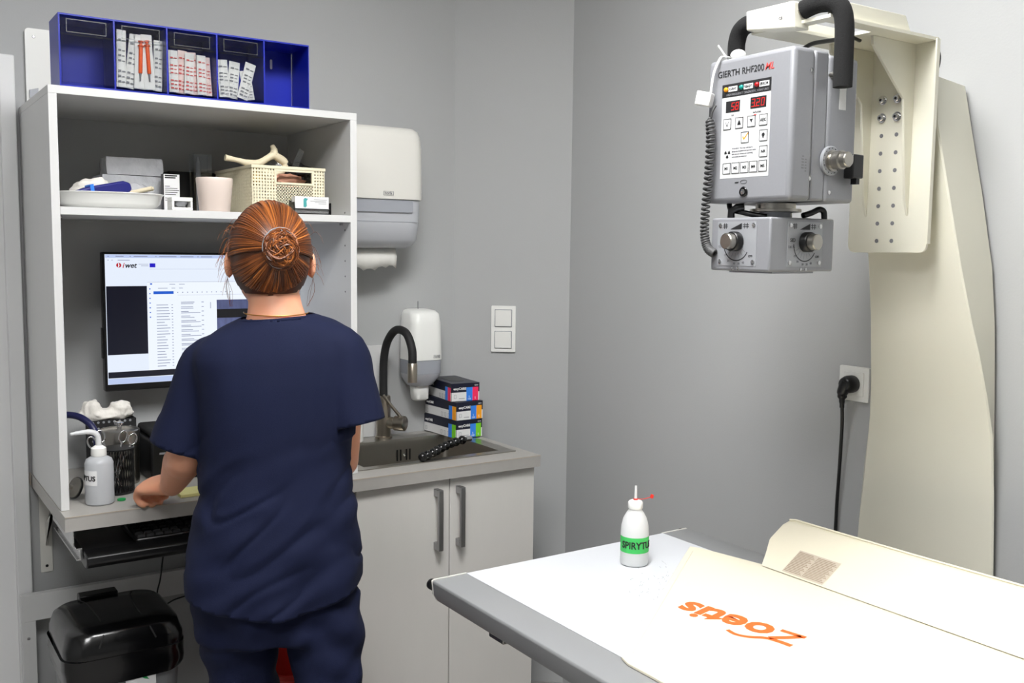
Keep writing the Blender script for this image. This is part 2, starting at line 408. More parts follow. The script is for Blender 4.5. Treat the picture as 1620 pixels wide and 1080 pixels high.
# tap
TX, TY = -.283, -.055
t = thing('kitchen_tap', 'brushed mixer tap with arched black flexible hose', 'tap', (TX, TY, ZT+.003))
obj('base', MB().lathe((TX, TY, ZT+.003), [(.027, 0), (.027, .006), (.023, .008), (.023, .05), (.022, .07), (.0215, .132), (.018, .134)], 28), 'brushed', t, smooth=40)
obj('mixer', MB().lathe((TX+.01, TY-.012, ZT+.052), [(.018, 0), (.019, .02), (.021, .022), (.0235, .024), (.0235, .056), (.021, .058)], 28, (.62, -.78, 0)), 'brushed', t, smooth=40)
obj('lever', MB().tube([(TX+.038, TY-.045, ZT+.07), (TX+.012, TY-.035, ZT+.105), (TX-.012, TY-.022, ZT+.142)], [.0055, .005, .0045], 10), 'brushed', t, smooth=40)
hose = curve([(TX, TY, ZT+.13), (TX, TY+.002, 1.06), (TX, TY-.004, 1.12), (TX, TY-.03, 1.172), (TX, TY-.085, 1.208), (TX, TY-.15, 1.203), (TX, TY-.186, 1.16), (TX, TY-.19, 1.115)], 8)
obj('hose', MB().tube(hose, .0125, 14), 'blackmatt', t, smooth=60)
obj('spout', MB().lathe((TX, TY-.19, 1.06), [(.010, 0), (.0145, .001), (.0145, .056), (.013, .058)], 20), 'brushed', t, smooth=40)

# jointed black arm lying over the sink
t = thing('flexible_arm', 'black jointed ball-link arm with metal tip lying across sink', 'arm', (-.22, -.35, ZT+.004))
pa = curve([(-.352, -.426, .876), (-.300, -.395, .877), (-.255, -.362, .879), (-.21, -.334, .882), (-.165, -.312, .884), (-.128, -.298, .884)], 12)
ln = [0]
for i in range(1, len(pa)): ln.append(ln[-1]+(pa[i]-pa[i-1]).length)
nb = 9; prev = None
for k in range(nb):
    s0 = ln[-1]*k/nb; i = min(range(len(ln)), key=lambda q: abs(ln[q]-s0)); j = min(i+2, len(pa)-1)
    ax = (pa[j]-pa[max(i-2, 0)]).normalized()
    obj('link', MB().lathe(pa[i], [(.004, -.004), (.0085, -.002), (.0125, .004), (.0135, .010), (.012, .015), (.0085, .0185), (.0075, .024), (.005, .03)], 16, ax), 'blackgloss', t, smooth=50)
ax = (pa[-1]-pa[-4]).normalized()
obj('metal_tip', MB().lathe(pa[-1], [(.006, -.004), (.0075, .004), (.0085, .006), (.0085, .02), (.006, .022)], 16, ax), 'chrome', t, smooth=40)

# glove boxes
def glove_box(loc, rot, accent, label):
    W_, L_, H_ = .098, .19, .057
    t = thing('glove_box', label, 'box', loc, rot, 'disposable glove boxes stacked beside the sink')
    obj('carton', MB().box(-W_/2, W_/2, 0, L_, 0, H_), 'navybox', t, bevel=.0008, local=True)
    # end face (-Y): u to +X ; left face (-X): u runs from back to front
    fo, fx, fy = (-W_/2, 0, 0), Vector((1, 0, 0)), Vector((0, 0, 1))
    so, sx = (-W_/2, L_, 0), Vector((0, -1, 0))
    for nm, (fu0, fu1), (su0, su1), hh, dp, m in (('white_band', (.001, W_-.001), (.001, L_-.001), .5, .0005, 'cardwhite'), ('blue_panel', (.052, .073), (L_-.045, L_-.025), .76, .0009, 'boxblue'), ('colour_panel', (.073, .093), (L_-.025, L_-.004), .76, .0009, accent)):
        obj(nm, quad_on(MB(), fo, fx, fy, fu0, fu1, .001, H_*hh, dp), m, t, local=True)
        obj(nm, quad_on(MB(), so, sx, fy, su0, su1, .001, H_*hh, dp), m, t, local=True)
    for s_, sz, p_, xd in (('easyCARE', .0105, (-W_/2+.007, -.0006, H_*.64), fx), ('nitrile', .006, (-W_/2+.036, -.0006, H_*.65), fx), ('easyCARE', .0105, (-W_/2-.0006, L_-.008, H_*.64), sx),
                           ('S', .008, (-W_/2+.0595, -.0012, H_*.2), fx), ('100', .008, (-W_/2+.0555, -.0012, H_*.07), fx), ('S', .010, (-W_/2+.080, -.0012, H_*.1), fx), ('CE 0', .006, (-W_/2+.080, -.0006, H_*.83), fx)):
        obj('lettering', text(s_, sz, p_, xd, fy, weight=.03 if sz > .01 else 0), 'cardwhite', t, local=True)
    ik = MB()
    for a in ((.009, .017, .020, .0206), (.009, .0096, .010, .020), (.0164, .017, .010, .020), (.009, .017, .0094, .010), (.026, .046, .008, .0095)):
        quad_on(ik, fo, fx, fy, a[0], a[1], a[2], a[3], .0009)
    for u in (.01, .1, .12, .14):
        for a in ((0, .009, .017, .0176), (0, .0006, .006, .017), (.0084, .009, .006, .017), (0, .009, .0054, .006)):
            quad_on(ik, so, sx, fy, u+a[0], u+a[1], a[2], a[3], .0009)
    obj('icons', ik, 'greyink', t, local=True)['kind'] = 'stuff'
    # hand opening outline on top
    obj('opening', MB().prism(rrect(.05, .11, .024), lambda u, v, s: (u, v+.1, s), H_, H_+.0006), 'black', t, local=True)
glove_box((-.052, -.192, ZT+.0035), math.radians(3), 'boxlime', 'navy and white glove box with lime panel, bottom of the stack')
glove_box((-.052, -.194, ZT+.0612), math.radians(2), 'boxamber', 'navy and white glove box with amber panel, middle of the stack')
glove_box((-.060, -.180, ZT+.1189), math.radians(-6), 'boxpink', 'navy and white glove box with pink panel, top of the stack')

# small white bottle and note behind the cabinet side
t = thing('white_bottle', 'small white bottle half hidden behind the tall cabinet side panel', 'bottle', (-.385, -.075, ZT+.003))
obj('body', MB().lathe((-.385, -.075, ZT+.003), [(.018, 0), (.021, .003), (.021, .085), (.012, .095), (.012, .1)], 24), 'white', t, smooth=40)
obj('cap', MB().lathe((-.385, -.075, ZT+.103), [(.014, 0), (.014, .02), (.012, .022)], 20), 'white', t, smooth=40)

# ================================================================== TALL CABINET (hutch)
HX0, HX1, HY, HZ, HT = -1.277, -.555, -.4504, 1.7965, .0176
t = thing('tall_cabinet', 'open white shelf cabinet standing on the grey worktop', 'cabinet', (-.916, -.23, ZT))
obj('side_panel', MB().box(HX0, HX0+HT, HY, -.002, ZT+.0005, HZ-HT), 'laminate', t, bevel=.0008)
obj('side_panel', MB().box(HX1-HT, HX1, HY, -.002, ZT+.0005, HZ-HT), 'laminate', t, bevel=.0008)
obj('top_panel', MB().box(HX0, HX1, HY, -.002, HZ-HT, HZ), 'laminate', t, bevel=.0008)
obj('shelf', MB().box(HX0+HT, HX1-HT, HY, -.012, 1.537-HT, 1.537), 'laminate', t, bevel=.0008)
obj('back_panel', MB().box(HX0+HT, HX1-HT, -.012, -.003, ZT+.0005, HZ-HT), 'wall', t)
mb = MB()
for z in (1.545, 1.50, 1.46, 1.42, 1.38, 1.34):
    for x, s in ((HX1-HT, -1), (HX0+HT, 1)):
        mb.lathe((x, -.415, z), [(.0025, -.001), (.0025, .0004)], 8, (s, 0, 0))
obj('pin_hole', mb, 'black', t)
obj('shelf_pin', MB().lathe((HX1-HT, -.40, 1.537-HT-.004), [(.003, 0), (.003, .008)], 10, (-1, 0, 0)), 'chrome', t)
obj('shelf_pin', MB().lathe((HX0+HT, -.42, 1.537-HT-.004), [(.003, 0), (.003, .008)], 10, (1, 0, 0)), 'chrome', t)

# white plate on wall behind the blue box
t = thing('wall_plate', 'white rounded plate on wall behind the blue drawer unit', 'plate', (-1.15, -.005, 1.8))
obj('plate', MB().prism(rrect(.235, .195, .01), lambda u, v, s: (u-1.141, s, v+1.898), -.012, -.002), 'white', t)
obj('screw', MB().lathe((-1.238, -.012, 1.975), [(.004, 0), (.003, .0015)], 12, (0, -1, 0)), 'alu', t)
obj('hook', MB().prism([(0, 0), (.02, .006), (.02, .026), (0, .02)], lambda u, v, s: (u-1.252, s, v+1.822), -.02, -.012), 'plategrey', t)

# ------------------------------------------------------------------ blue drawer unit
t = thing('drawer_unit', 'blue plastic tilt-bin drawer unit on top of the cabinet', 'drawer unit', (-.968, -.40, HZ))
BX0_, BX1_, BYF, BYB, BZ0, BZ1 = -1.252, -.682, -.448, -.335, HZ, 1.951
mb = MB(); th = .0035; PITCH = (BX1_-BX0_)/5
mb.box(BX0_, BX1_, BYF, BYB, BZ0, BZ0+th); mb.box(BX0_, BX1_, BYF, BYB, BZ1-th, BZ1)
for k in range(6):
    x = BX0_+k*PITCH; mb.box(max(BX0_, x-th/2), min(BX1_, x+th/2) if k else x+th, BYF+.0003, BYB, BZ0+th, BZ1-th)
mb.box(BX0_+th, BX1_-th, BYB-th, BYB, BZ0+th, BZ1-th)
obj('body', mb, 'bluebin', t)
obj('wall_slot', MB().prism(rrect(.006, .024, .0029), lambda u, v, s: (u+BX0_+4.5*PITCH, s, v+1.915), BYB-th-.001, BYB-th), 'white', t)
def drawer(x0, x1):
    g = .004; mb = MB(); a, b = x0+g, x1-g; z0, z1 = BZ0+.008, BZ1-.008; yf = BYF-.006; yb = BYF+.075; s = .0018
    mb.box(a, b, yf, yf+s, z0, z1-.035)                       # front
    mb.box(a, b, yf+.008, yf+.008+s, z1-.037, z1)             # recessed label face
    mb.box(a, b, yf, yf+.01, z1-.037, z1-.035)
    mb.box(a, a+s, yf, yb, z0, z1-.02); mb.box(b-s, b, yf, yb, z0, z1-.02); mb.box(a, b, yf, yb, z0, z0+s)
    d_ = obj('drawer', mb, 'clear', t)
    lb = MB(); lb.box(a+.012, b-.012, yf+.006, yf+.0078, z1-.004, z1-.0025); lb.box(a+.012, b-.012, yf+.006, yf+.0078, z1-.031, z1-.0295)
    lb.box(a+.012, a+.0135, yf+.006, yf+.0078, z1-.031, z1-.0025); lb.box(b-.0135, b-.012, yf+.006, yf+.0078, z1-.031, z1-.0025)
    obj('label_holder', lb, 'film', d_)
for k in range(4): drawer(BX0_+k*PITCH, BX0_+(k+1)*PITCH)

# packets in the drawers: each its own thing
def packet(cx, y, z0, w_, h_, tilt, paper, label, group, inside=None, ink=None, cat='packet'):
    t = thing('syringe_packet' if inside else 'sterile_packet', label, cat, (cx, y, z0), 0, group)
    R_ = Matrix.Rotation(math.radians(tilt), 4, 'Y') @ Matrix.Rotation(math.radians(-4), 4, 'X')
    n = 6; mb = MB(); rows = []
    for i in range(n+1):
        v = h_*i/n; bul = .0028*math.sin(math.pi*i/n)+.0006
        rows.append([Vector((u*w_/2, -bul*(1-abs(u)**3)-.0005 if s < 0 else bul*.4*(1-abs(u)**3)+.0005, v)) for u, s in ((-1, -1), (-.5, -1), (0, -1), (.5, -1), (1, -1), (1, 1), (0, 1), (-1, 1))])
    mb.loft(rows).xf(R_)
    obj('pouch', mb, paper, t, local=True, smooth=60)
    if inside:
        s = MB().lathe((0, -.0045, h_*.28), [(.0035, 0), (.0045, .002), (.0045, h_*.5), (.007, h_*.505), (.007, h_*.52), (.003, h_*.525), (.003, h_*.58), (.006, h_*.585), (.006, h_*.6)], 10).xf(R_)
        obj('syringe', s, inside, t, local=True, smooth=40)
        obj('needle_cap', MB().lathe((0, -.0045, h_*.14), [(.0015, 0), (.0025, h_*.14)], 8).xf(R_), 'greyink', t, local=True)
    if ink:
        q = MB()
        for r in range(9):
            zz = h_*(.08+.09*r)
            if r % 4 == 3: continue
            quad_on(q, (0, -.0042, 0), Vector((1, 0, 0)), Vector((0, 0, 1)), -w_*.36, -w_*.05, zz, zz+h_*.035, .0003)
            quad_on(q, (0, -.0042, 0), Vector((1, 0, 0)), Vector((0, 0, 1)), w_*.05, w_*(.3 if r % 2 else .36), zz, zz+h_*.02, .0003)
        obj('print', q.xf(R_), ink, t, local=True)
x2 = BX0_+PITCH; y2 = BYF+.012; zb = BZ0+.0115
packet(x2+.016, y2+.004, zb, .020, .128, 2, 'paper', 'narrow white paper packet at the left side of second drawer', None, ink='greyink')
packet(x2+.034, y2+.012, zb, .022, .124, 8, 'paper', 'white paper packet leaning left of the orange syringes', None, ink='greyink')
packet(x2+.056, y2+.006, zb, .024, .122, 3, 'paper', 'packet with orange syringe, left of the two in second drawer', 'orange syringe packets', inside='orange')
packet(x2+.078, y2+.004, zb, .024, .124, -2, 'paper', 'packet with orange syringe, right of the two in second drawer', 'orange syringe packets', inside='orange')
packet(x2+.097, y2+.014, zb, .020, .116, 3, 'paper', 'white paper packet at the right side of second drawer', None, ink='greyink')
x3 = BX0_+2*PITCH
for k, (dx, dy, tl, h_) in enumerate(((.018, .004, 0, .096), (.036, .014, 4, .1), (.052, .006, 3, .094), (.068, .014, -3, .098), (.083, .005, 0, .092), (.098, .012, -2, .09))):
    packet(x3+dx, y2+dy, zb, .021, h_, tl, 'pink' if k % 2 else 'paper', 'packet with red print in third clear drawer, ' + ('leftmost', 'second from left', 'third from left', 'third from right', 'second from right', 'rightmost')[k], 'red printed packets in the third drawer', ink='redink')
x4 = BX0_+3*PITCH
for k, (dx, dy, tl, h_) in enumerate(((.022, .004, -3, .088), (.042, .012, 6, .088), (.064, .005, 16, .09), (.085, .013, -8, .07))):
    packet(x4+dx, y2+dy, zb, .026, h_, tl, 'paper', 'white packet with grey print in fourth clear drawer, ' + ('leftmost', 'second from left', 'second from right', 'rightmost')[k], 'grey printed packets in the fourth drawer', ink='greyink')

# ------------------------------------------------------------------ things on the shelf
SZ = 1.537
t = thing('kidney_tray', 'white oval enamel tray on the left of the shelf', 'tray', (-1.135, -.335, SZ))
mb = MB(); c = (-1.135, -.335)
def oval(hx, hy, z): return [Vector((c[0]+hx*math.copysign(abs(math.cos(a))**.8, math.cos(a)), c[1]+hy*math.copysign(abs(math.sin(a))**.8, math.sin(a)), z)) for a in [2*math.pi*k/48 for k in range(48)]]
mb.loft([oval(.085, .06, SZ+.0005), oval(.1, .075, SZ+.003), oval(.112, .088, SZ+.014), oval(.117, .093, SZ+.033), oval(.121, .097, SZ+.036), oval(.121, .097, SZ+.0375),
         oval(.114, .09, SZ+.035), oval(.108, .084, SZ+.014), oval(.095, .07, SZ+.005), oval(.05, .04, SZ+.004)])
obj('bowl', mb, 'white', t, smooth=50)
# contents of the tray
def slab(name, c, d, L_, W_, H_, m, label, cat, bev=.002, rz=0, ry=0):
    mb = MB().box(-L_/2, L_/2, -W_/2, W_/2, 0, H_).xf(Matrix.Translation(Vector(c)) @ Matrix.Rotation(math.radians(rz), 4, 'Z') @ Matrix.Rotation(math.radians(ry), 4, 'Y'))
    return tag(obj(name, mb, m, bevel=bev, seg=3), label, cat)
t = thing('blue_case', 'dark blue zip case with bright blue band in white tray', 'case', (-1.175, -.365, SZ+.01))
mb = MB().prism([(-.066, -.004), (.062, .0), (.07, .012), (.066, .026), (.05, .03), (-.03, .012)], lambda u, v, s: (u, s, v), -.02, .02)
mt = Matrix.Translation((-1.163, -.365, SZ+.036)) @ Matrix.Rotation(math.radians(6), 4, 'Z')
obj('body', mb.xf(mt), 'navyplastic', t, bevel=.004)
obj('band', MB().prism([(-.022, -.0045), (-.014, -.0045), (-.017, .0195), (-.025, .0165)], lambda u, v, s: (u, s, v), -.0206, .0206).xf(mt), 'skyblue', t)
t = thing('swab_bundle', 'bundle of pale wooden swab sticks lying in white tray', 'sticks', (-1.07, -.37, SZ+.02))
for k in range(5):
    obj('stick', MB().tube([(-1.125, -.372+.006*k, SZ+.03+.002*(k % 2)), (-1.052+.003*k, -.392+.007*k, SZ+.05+.0015*((k*2) % 3))], .0036, 8), 'bone', t, smooth=60)
for nm, cc, rad, lab in (('gauze_wad', (-1.16, -.305, SZ+.045), .034, 'crumpled white gauze wad at the back of white tray'), ('plastic_bag', (-1.07, -.318, SZ+.036), .032, 'crumpled clear bag at the right end of white tray')):
    mb = MB().ball((0, 0, 0), 1, 14)
    mb.v = [tuple(Vector(cc)+Vector(v)*rad*(1+.35*noise.noise(Vector(v)*2.2+Vector(cc)*9)) @ Matrix.Diagonal((1.35, 1.0, .85))) for v in mb.v]
    tag(obj(nm, mb, 'cotton' if nm == 'gauze_wad' else 'foilgrey', smooth=179), lab, 'gauze' if nm == 'gauze_wad' else 'bag')

# wrapped packs behind the tray
def film_pack(loc, L_, W_, H_, rz, label):
    mb = MB(); nx, ny = 14, 6
    bm = bmesh.new(); bmesh.ops.create_cube(bm, size=1.0)
    bmesh.ops.subdivide_edges(bm, edges=bm.edges[:], cuts=9, use_grid_fill=True)
    for v in bm.verts:
        p = Vector((v.co.x*L_, v.co.y*W_, v.co.z*H_)); q = p*1.0
        q.x *= 1-.05*abs(v.co.z)**2; q.y *= 1-.05*abs(v.co.z)**2
        nn = noise.noise(Vector((p.x*55+rz, p.y*55, p.z*70+loc[2]*40)))
        v.co = q*(1+.03*nn)
    mb.v = [tuple(v.co) for v in bm.verts]; mb.f = [tuple(x.index for x in f.verts) for f in bm.faces]; mb.m = [0]*len(mb.f); bm.free()
    mb.xf(Matrix.Translation(Vector(loc)+Vector((0, 0, H_/2))) @ Matrix.Rotation(math.radians(rz), 4, 'Z'))
    tag(obj('wrapped_pack', mb, 'foilgrey', smooth=50), label, 'pack', 'film wrapped packs on the shelf')
film_pack((-1.058, -.19, SZ+.0005), .15, .1, .042, 0, 'grey film-wrapped pack, lowest of the three on the shelf')
film_pack((-1.062, -.195, SZ+.044), .14, .1, .044, 2, 'grey film-wrapped pack, middle of the three on the shelf')
film_pack((-1.052, -.195, SZ+.0895), .132, .1, .042, -2, 'grey film-wrapped pack, topmost of the three on the shelf')

t = thing('medicine_carton', 'small upright white printed carton between packs and cup', 'box', (-.972, -.27, SZ))
mb = MB().box(-.998, -.958, -.285, -.265, SZ, SZ+.094)
obj('carton', mb, 'black', t, bevel=.0006)
obj('front_label', MB().box(-.9965, -.9585, -.2862, -.2851, SZ+.001, SZ+.093), 'cardwhite', t)
q = MB()
for z, a in ((.088, .03), (.083, .026), (.063, .012), (.058, .03), (.053, .034), (.048, .03), (.043, .026), (.034, .028), (.029, .02)):
    quad_on(q, (-.994, -.2863, SZ+z), Vector((1, 0, 0)), Vector((0, 0, 1)), 0, a, 0, .0032 if z > .08 else .0014, .0003)
obj('print', q, 'ink', t)

t = thing('tape_dispenser', 'small white plastic dispenser with round grey well beside tray', 'dispenser', (-.995, -.43, SZ))
q = MB(); q.box(-1.02, -.972, -.445, -.405, SZ+.0005, SZ+.007); q.box(-1.02, -.972, -.445, -.405, SZ+.021, SZ+.03); q.box(-1.02, -.972, -.411, -.404, SZ+.007, SZ+.021)
q.box(-1.02, -1.014, -.445, -.411, SZ+.007, SZ+.021); q.box(-.977, -.972, -.445, -.411, SZ+.007, SZ+.021)
obj('case', q, 'white', t, bevel=.001)
obj('well', MB().lathe((-.9955, -.427, SZ+.021), [(.001, -.0125), (.01, -.011), (.016, -.004), (.017, 0)], 20), 'plategrey', t, smooth=50)

t = thing('cup', 'blush pink ceramic cup on the shelf beside the basket', 'cup', (-.905, -.395, SZ))
obj('body', MB().lathe((-.905, -.395, SZ+.0005), [(.034, 0), (.036, .002), (.043, .072), (.0435, .079), (.0425, .081), (.0405, .079), (.036, .01), (.01, .006)], 40), 'pot', t, smooth=40)

t = thing('clear_tube_holder', 'clear plastic holder with dark tube behind pink cup', 'holder', (-.86, -.13, SZ))
q = MB(); q.box(-.884, -.882, -.15, -.11, SZ+.0005, SZ+.16); q.box(-.838, -.836, -.15, -.11, SZ+.0005, SZ+.16); q.box(-.884, -.836, -.15, -.148, SZ+.0005, SZ+.16); q.box(-.884, -.836, -.112, -.11, SZ+.0005, SZ+.16)
obj('holder', q, 'clear', t)
obj('dark_tube', MB().lathe((-.866, -.13, SZ+.004), [(.006, 0), (.007, .002), (.007, .135), (.004, .14), (.002, .15)], 14), 'smoke', t, smooth=50)
tag(obj('dark_carton', MB().box(-.935, -.80, -.10, -.03, SZ+.0005, SZ+.115), 'black', bevel=.001), 'black carton at the back of shelf behind pink cup', 'box')

# basket
BKX0, BKX1, BKY0, BKY1, BKH = -.815, -.625, -.405, -.115, .118
t = thing('basket', 'cream woven-pattern plastic basket on the shelf', 'basket', ((BKX0+BKX1)/2, (BKY0+BKY1)/2, SZ))
def basket_wall(o, xd, L_, hole=None):
    """lattice wall: real openings between ribs"""
    mb = MB(); zd = Vector((0, 0, 1)); xd = Vector(xd); nd = xd.cross(zd)
    def bar(u0, u1, v0, v1, dd=.0025, off=0):
        P = [Vector(o)+xd*u+zd*v+nd*off for u, v in ((u0, v0), (u1, v0), (u1, v1), (u0, v1))]
        mb.add(P+[p-nd*dd for p in P], [(0,3,2,1),(4,5,6,7),(0,1,5,4),(1,2,6,5),(2,3,7,6),(3,0,4,7)])
    nx = int(L_/.0073); p = L_/nx; nz = 14; pz = (BKH-.008)/nz
    def cut(u0, u1, v0, v1):
        if hole and v1 > hole[2] and v0 < hole[3]:
            if u0 < hole[0]: bar(u0, min(u1, hole[0]), v0, v1)
            if u1 > hole[1]: bar(max(u0, hole[1]), u1, v0, v1)
        else: bar(u0, u1, v0, v1)
    for k in range(nz+1):
        z = k*pz; cut(0, L_, z, z+pz*.55)
    for k in range(nx+1):
        u = k*p
        u0, u1 = max(0, u-p*.27), min(L_, u+p*.27)
        if hole and u1 > hole[0] and u0 < hole[1]: bar(u0, u1, 0, hole[2]); bar(u0, u1, hole[3], BKH)
        else: bar(u0, u1, 0, BKH, off=.0006)
    if hole:
        a, b, c_, d_ = hole
        bar(a-.004, b+.004, d_, d_+.005, .006, .002); bar(a-.004, b+.004, c_-.005, c_, .006, .002)
        bar(a-.005, a, c_, d_, .006, .002); bar(b, b+.005, c_, d_, .006, .002)
    bar(-.002, L_+.002, BKH-.007, BKH, .006, .0025)
    return mb
obj('front_wall', basket_wall((BKX0, BKY0, SZ+.001), (1, 0, 0), BKX1-BKX0, (.062, .155, .078, .105)), 'basket', t)
obj('back_wall', basket_wall((BKX1, BKY1, SZ+.001), (-1, 0, 0), BKX1-BKX0), 'basket', t)
obj('side_wall', basket_wall((BKX0, BKY1, SZ+.001), (0, -1, 0), BKY1-BKY0), 'basket', t)
obj('side_wall', basket_wall((BKX1, BKY0, SZ+.001), (0, 1, 0), BKY1-BKY0), 'basket', t)
obj('bottom', MB().box(BKX0, BKX1, BKY0, BKY1, SZ+.0005, SZ+.003), 'basket', t)
# basket contents
t = thing('bone_model', 'cream pelvis bone model lying on top of the basket', 'bone model', (-.74, -.3, SZ+.1))
mb = MB()
mb.tube(curve([(-.862, -.345, SZ+.137), (-.83, -.345, SZ+.132), (-.80, -.345, SZ+.126), (-.775, -.34, SZ+.128), (-.752, -.34, SZ+.142), (-.735, -.34, SZ+.15), (-.715, -.335, SZ+.142), (-.70, -.335, SZ+.132)], 5), [.008, .0075, .007, .0065, .006, .0062, .007, .0075, .008, .009, .0095, .0098, .01, .01, .01, .0098, .0095, .009, .0085, .0085, .0085, .0085, .009, .0095, .01, .01, .01, .01, .0105, .011, .011, .011, .0105, .01, .009, .008], 12)
mb.tube(curve([(-.735, -.34, SZ+.15), (-.732, -.335, SZ+.163), (-.735, -.33, SZ+.176)], 5), [.011]*4+[.009]*3+[.007]*2+[.006]*2, 12)
mb.tube(curve([(-.772, -.34, SZ+.128), (-.76, -.338, SZ+.112), (-.735, -.336, SZ+.104), (-.712, -.335, SZ+.112), (-.702, -.335, SZ+.13)], 6), .008, 12)
obj('pelvis', mb, 'bone', t, smooth=60)
rng = random.Random(3)
for nm, cc, rad, sc, m, lab, cat in (('yellow_model', (-.772, -.30, SZ+.1), .026, (1.1, 1, .9), 'mustard', 'mustard yellow piece under the bone model in basket', 'model'),
        ('brown_model', (-.71, -.36, SZ+.082), .026, (1.7, .9, .8), 'terra', 'brownish pink piece seen through the basket handle hole', 'model'),
        ('black_bag', (-.66, -.32, SZ+.105), .034, (1.25, 1, .85), 'blackgloss', 'crumpled black bag at the right end of basket', 'bag'),
        ('film_bag', (-.69, -.27, SZ+.125), .026, (1.2, .7, 1.1), 'film', 'crumpled clear film bag sticking up from basket', 'bag')):
    mb = MB().ball((0, 0, 0), 1, 14)
    mb.v = [tuple(Vector(cc)+Vector((v[0]*sc[0], v[1]*sc[1], v[2]*sc[2]))*rad*(1+.4*noise.noise(Vector(v)*2.5+Vector(cc)*13))) for v in mb.v]
    tag(obj(nm, mb, m, smooth=30 if 'bag' in nm else 60), lab, cat)
mb = MB().prism([(-.692, SZ+.118), (-.672, SZ+.12), (-.655, SZ+.165), (-.668, SZ+.172)], lambda u, v, s: (u, s-(v-SZ)*.1, v), -.33, -.328)
tag(obj('clear_strip', mb, 'film'), 'clear plastic strip poking up from the basket', 'strip')

# business cards
t = thing('card_holder', 'black mesh business card holder on shelf edge', 'card holder', (-.672, -.428, SZ))
q = MB(); q.box(-.722, -.622, -.441, -.4395, SZ+.0005, SZ+.003); q.box(-.722, -.622, -.4405, -.41, SZ+.0005, SZ+.002)
q.box(-.722, -.622, -.441, -.4395, SZ+.0125, SZ+.0145); q.box(-.722, -.7205, -.441, -.41, SZ+.0005, SZ+.03); q.box(-.6235, -.622, -.441, -.41, SZ+.0005, SZ+.03); q.box(-.722, -.622, -.412, -.41, SZ+.0005, SZ+.034)
for k in range(34):
    x = -.721+k*.0029
    q.tube([(x, -.4402, SZ+.002), (x+.006 if x < -.629 else x, -.4402, SZ+.0135)], .0004, 4); q.tube([(x, -.4402, SZ+.0135), (x+.006 if x < -.629 else x, -.4402, SZ+.002)], .0004, 4)
obj('mesh_holder', q, 'black', t)
t = thing('business_cards', 'stack of white business cards in the black mesh holder', 'cards', (-.672, -.425, SZ+.003))
obj('stack', MB().box(-.717, -.627, -.437, -.414, SZ+.003, SZ+.0445), 'cardwhite', t)
q = MB()
for a in ((.05, .085, .034), (.04, .083, .030), (.052, .083, .027), (.062, .083, .0235)): quad_on(q, (-.717, -.4372, SZ+.003), Vector((1, 0, 0)), Vector((0, 0, 1)), a[0], a[1], a[2], a[2]+.0008, .0002)
obj('print_lines', q, 'greyink', t)
obj('print_figure', MB().prism([(.022, .016), (.027, .014), (.031, .018), (.030, .03), (.034, .036), (.026, .038), (.022, .034)], lambda u, v, s: (u-.717, s, v+SZ+.003), -.4374, -.4371), 'teal', t)

# ------------------------------------------------------------------ monitor
t = thing('monitor', 'black widescreen monitor with a lit web page in cabinet', 'monitor', (-.836, -.06, 1.073))
MX0, MX1, MZ0, MZ1, MY = -1.108, -.566, 1.073, 1.4365, -.100
obj('housing', MB().box(MX0, MX1, MY, MY+.028, MZ0, MZ1), 'black', t, bevel=.003)
obj('rear_hump', MB().box(-.98, -.69, MY+.028, MY+.05, 1.15, 1.36), 'black', t, bevel=.006)
obj('wall_bracket', MB().box(-.88, -.79, MY+.05, -.0125, 1.22, 1.30), 'blackmatt', t)
sx0, sx1, sz0, sz1 = -1.1015, -.5735, 1.091, 1.4305; sy = MY-.0004
scr = obj('screen', MB().box(sx0, sx1, sy, MY+.001, sz0, sz1), 'screen', t)
def ui(name, rects, m, lay=1):
    q = MB()
    for x0, x1, z0, z1 in rects: q.box(x0, x1, sy-.0003*lay, sy+.0001, z0, z1)
    return obj(name, q, m, scr)
ui('browser_tabs', [(sx0+.001, sx1-.001, 1.4215, 1.4300)], 'screen_pale')
ui('page_window', [(-.9975, -.58, 1.106, 1.358)], 'screen_panel')
ui('dark_panel', [(-1.1, -.9985, 1.1685, 1.348)], 'screen_dark')
ui('dark_footer', [(-1.1, -.58, 1.1075, 1.1235)], 'screen_dark', 3)
ui('task_bar', [(sx0+.001, sx1-.001, 1.0915, 1.106)], 'screen_pale', 2)
ui('blue_button', [(-.982, -.9297, 1.3257, 1.3335)], 'screen_blue', 2)
ui('flag', [(-.99, -.9755, 1.397, 1.4075)], 'screen_eu', 2)
ui('xray_image', [(-.8145, -.62, 1.282, 1.308)], 'screen_xray', 2)
ui('xray_image', [(-.8145, -.62, 1.17, 1.258)], 'screen_xray', 2)
ui('image_header', [(-.8145, -.62, 1.258, 1.282)], 'screen_ink', 2)
rng = random.Random(5); L = []
for k in range(22):
    z = 1.296-.0078*k
    if z > 1.128: L.append((-.975, -.975+rng.uniform(.02, .036), z, z+.0018)); L.append((-.936, -.932, z, z+.0018))
for k in range(14):
    z = 1.302-.0125*k
    L.append((-.911, -.911+rng.uniform(.02, .04), z, z+.0018)); L.append((-.911, -.911+rng.uniform(.03, .055), z-.0038, z-.0022)); L.append((-.856, -.85, z, z+.0018))
for x, w_ in ((-1.095, .004), (-1.075, .02), (-1.04, .003), (-1.03, .035), (-.975, .003), (-.965, .045), (-.91, .035), (-.865, .004), (-.855, .03)): L.append((x, x+w_, 1.4245, 1.4265))
for x, w_ in ((-1.095, .003), (-1.085, .003), (-1.07, .03)): L.append((x, x+w_, 1.415, 1.4165))
for x, w_ in ((-1.016, .022), (-1.01, .016), (-.965, .012), (-.955, .018)): pass
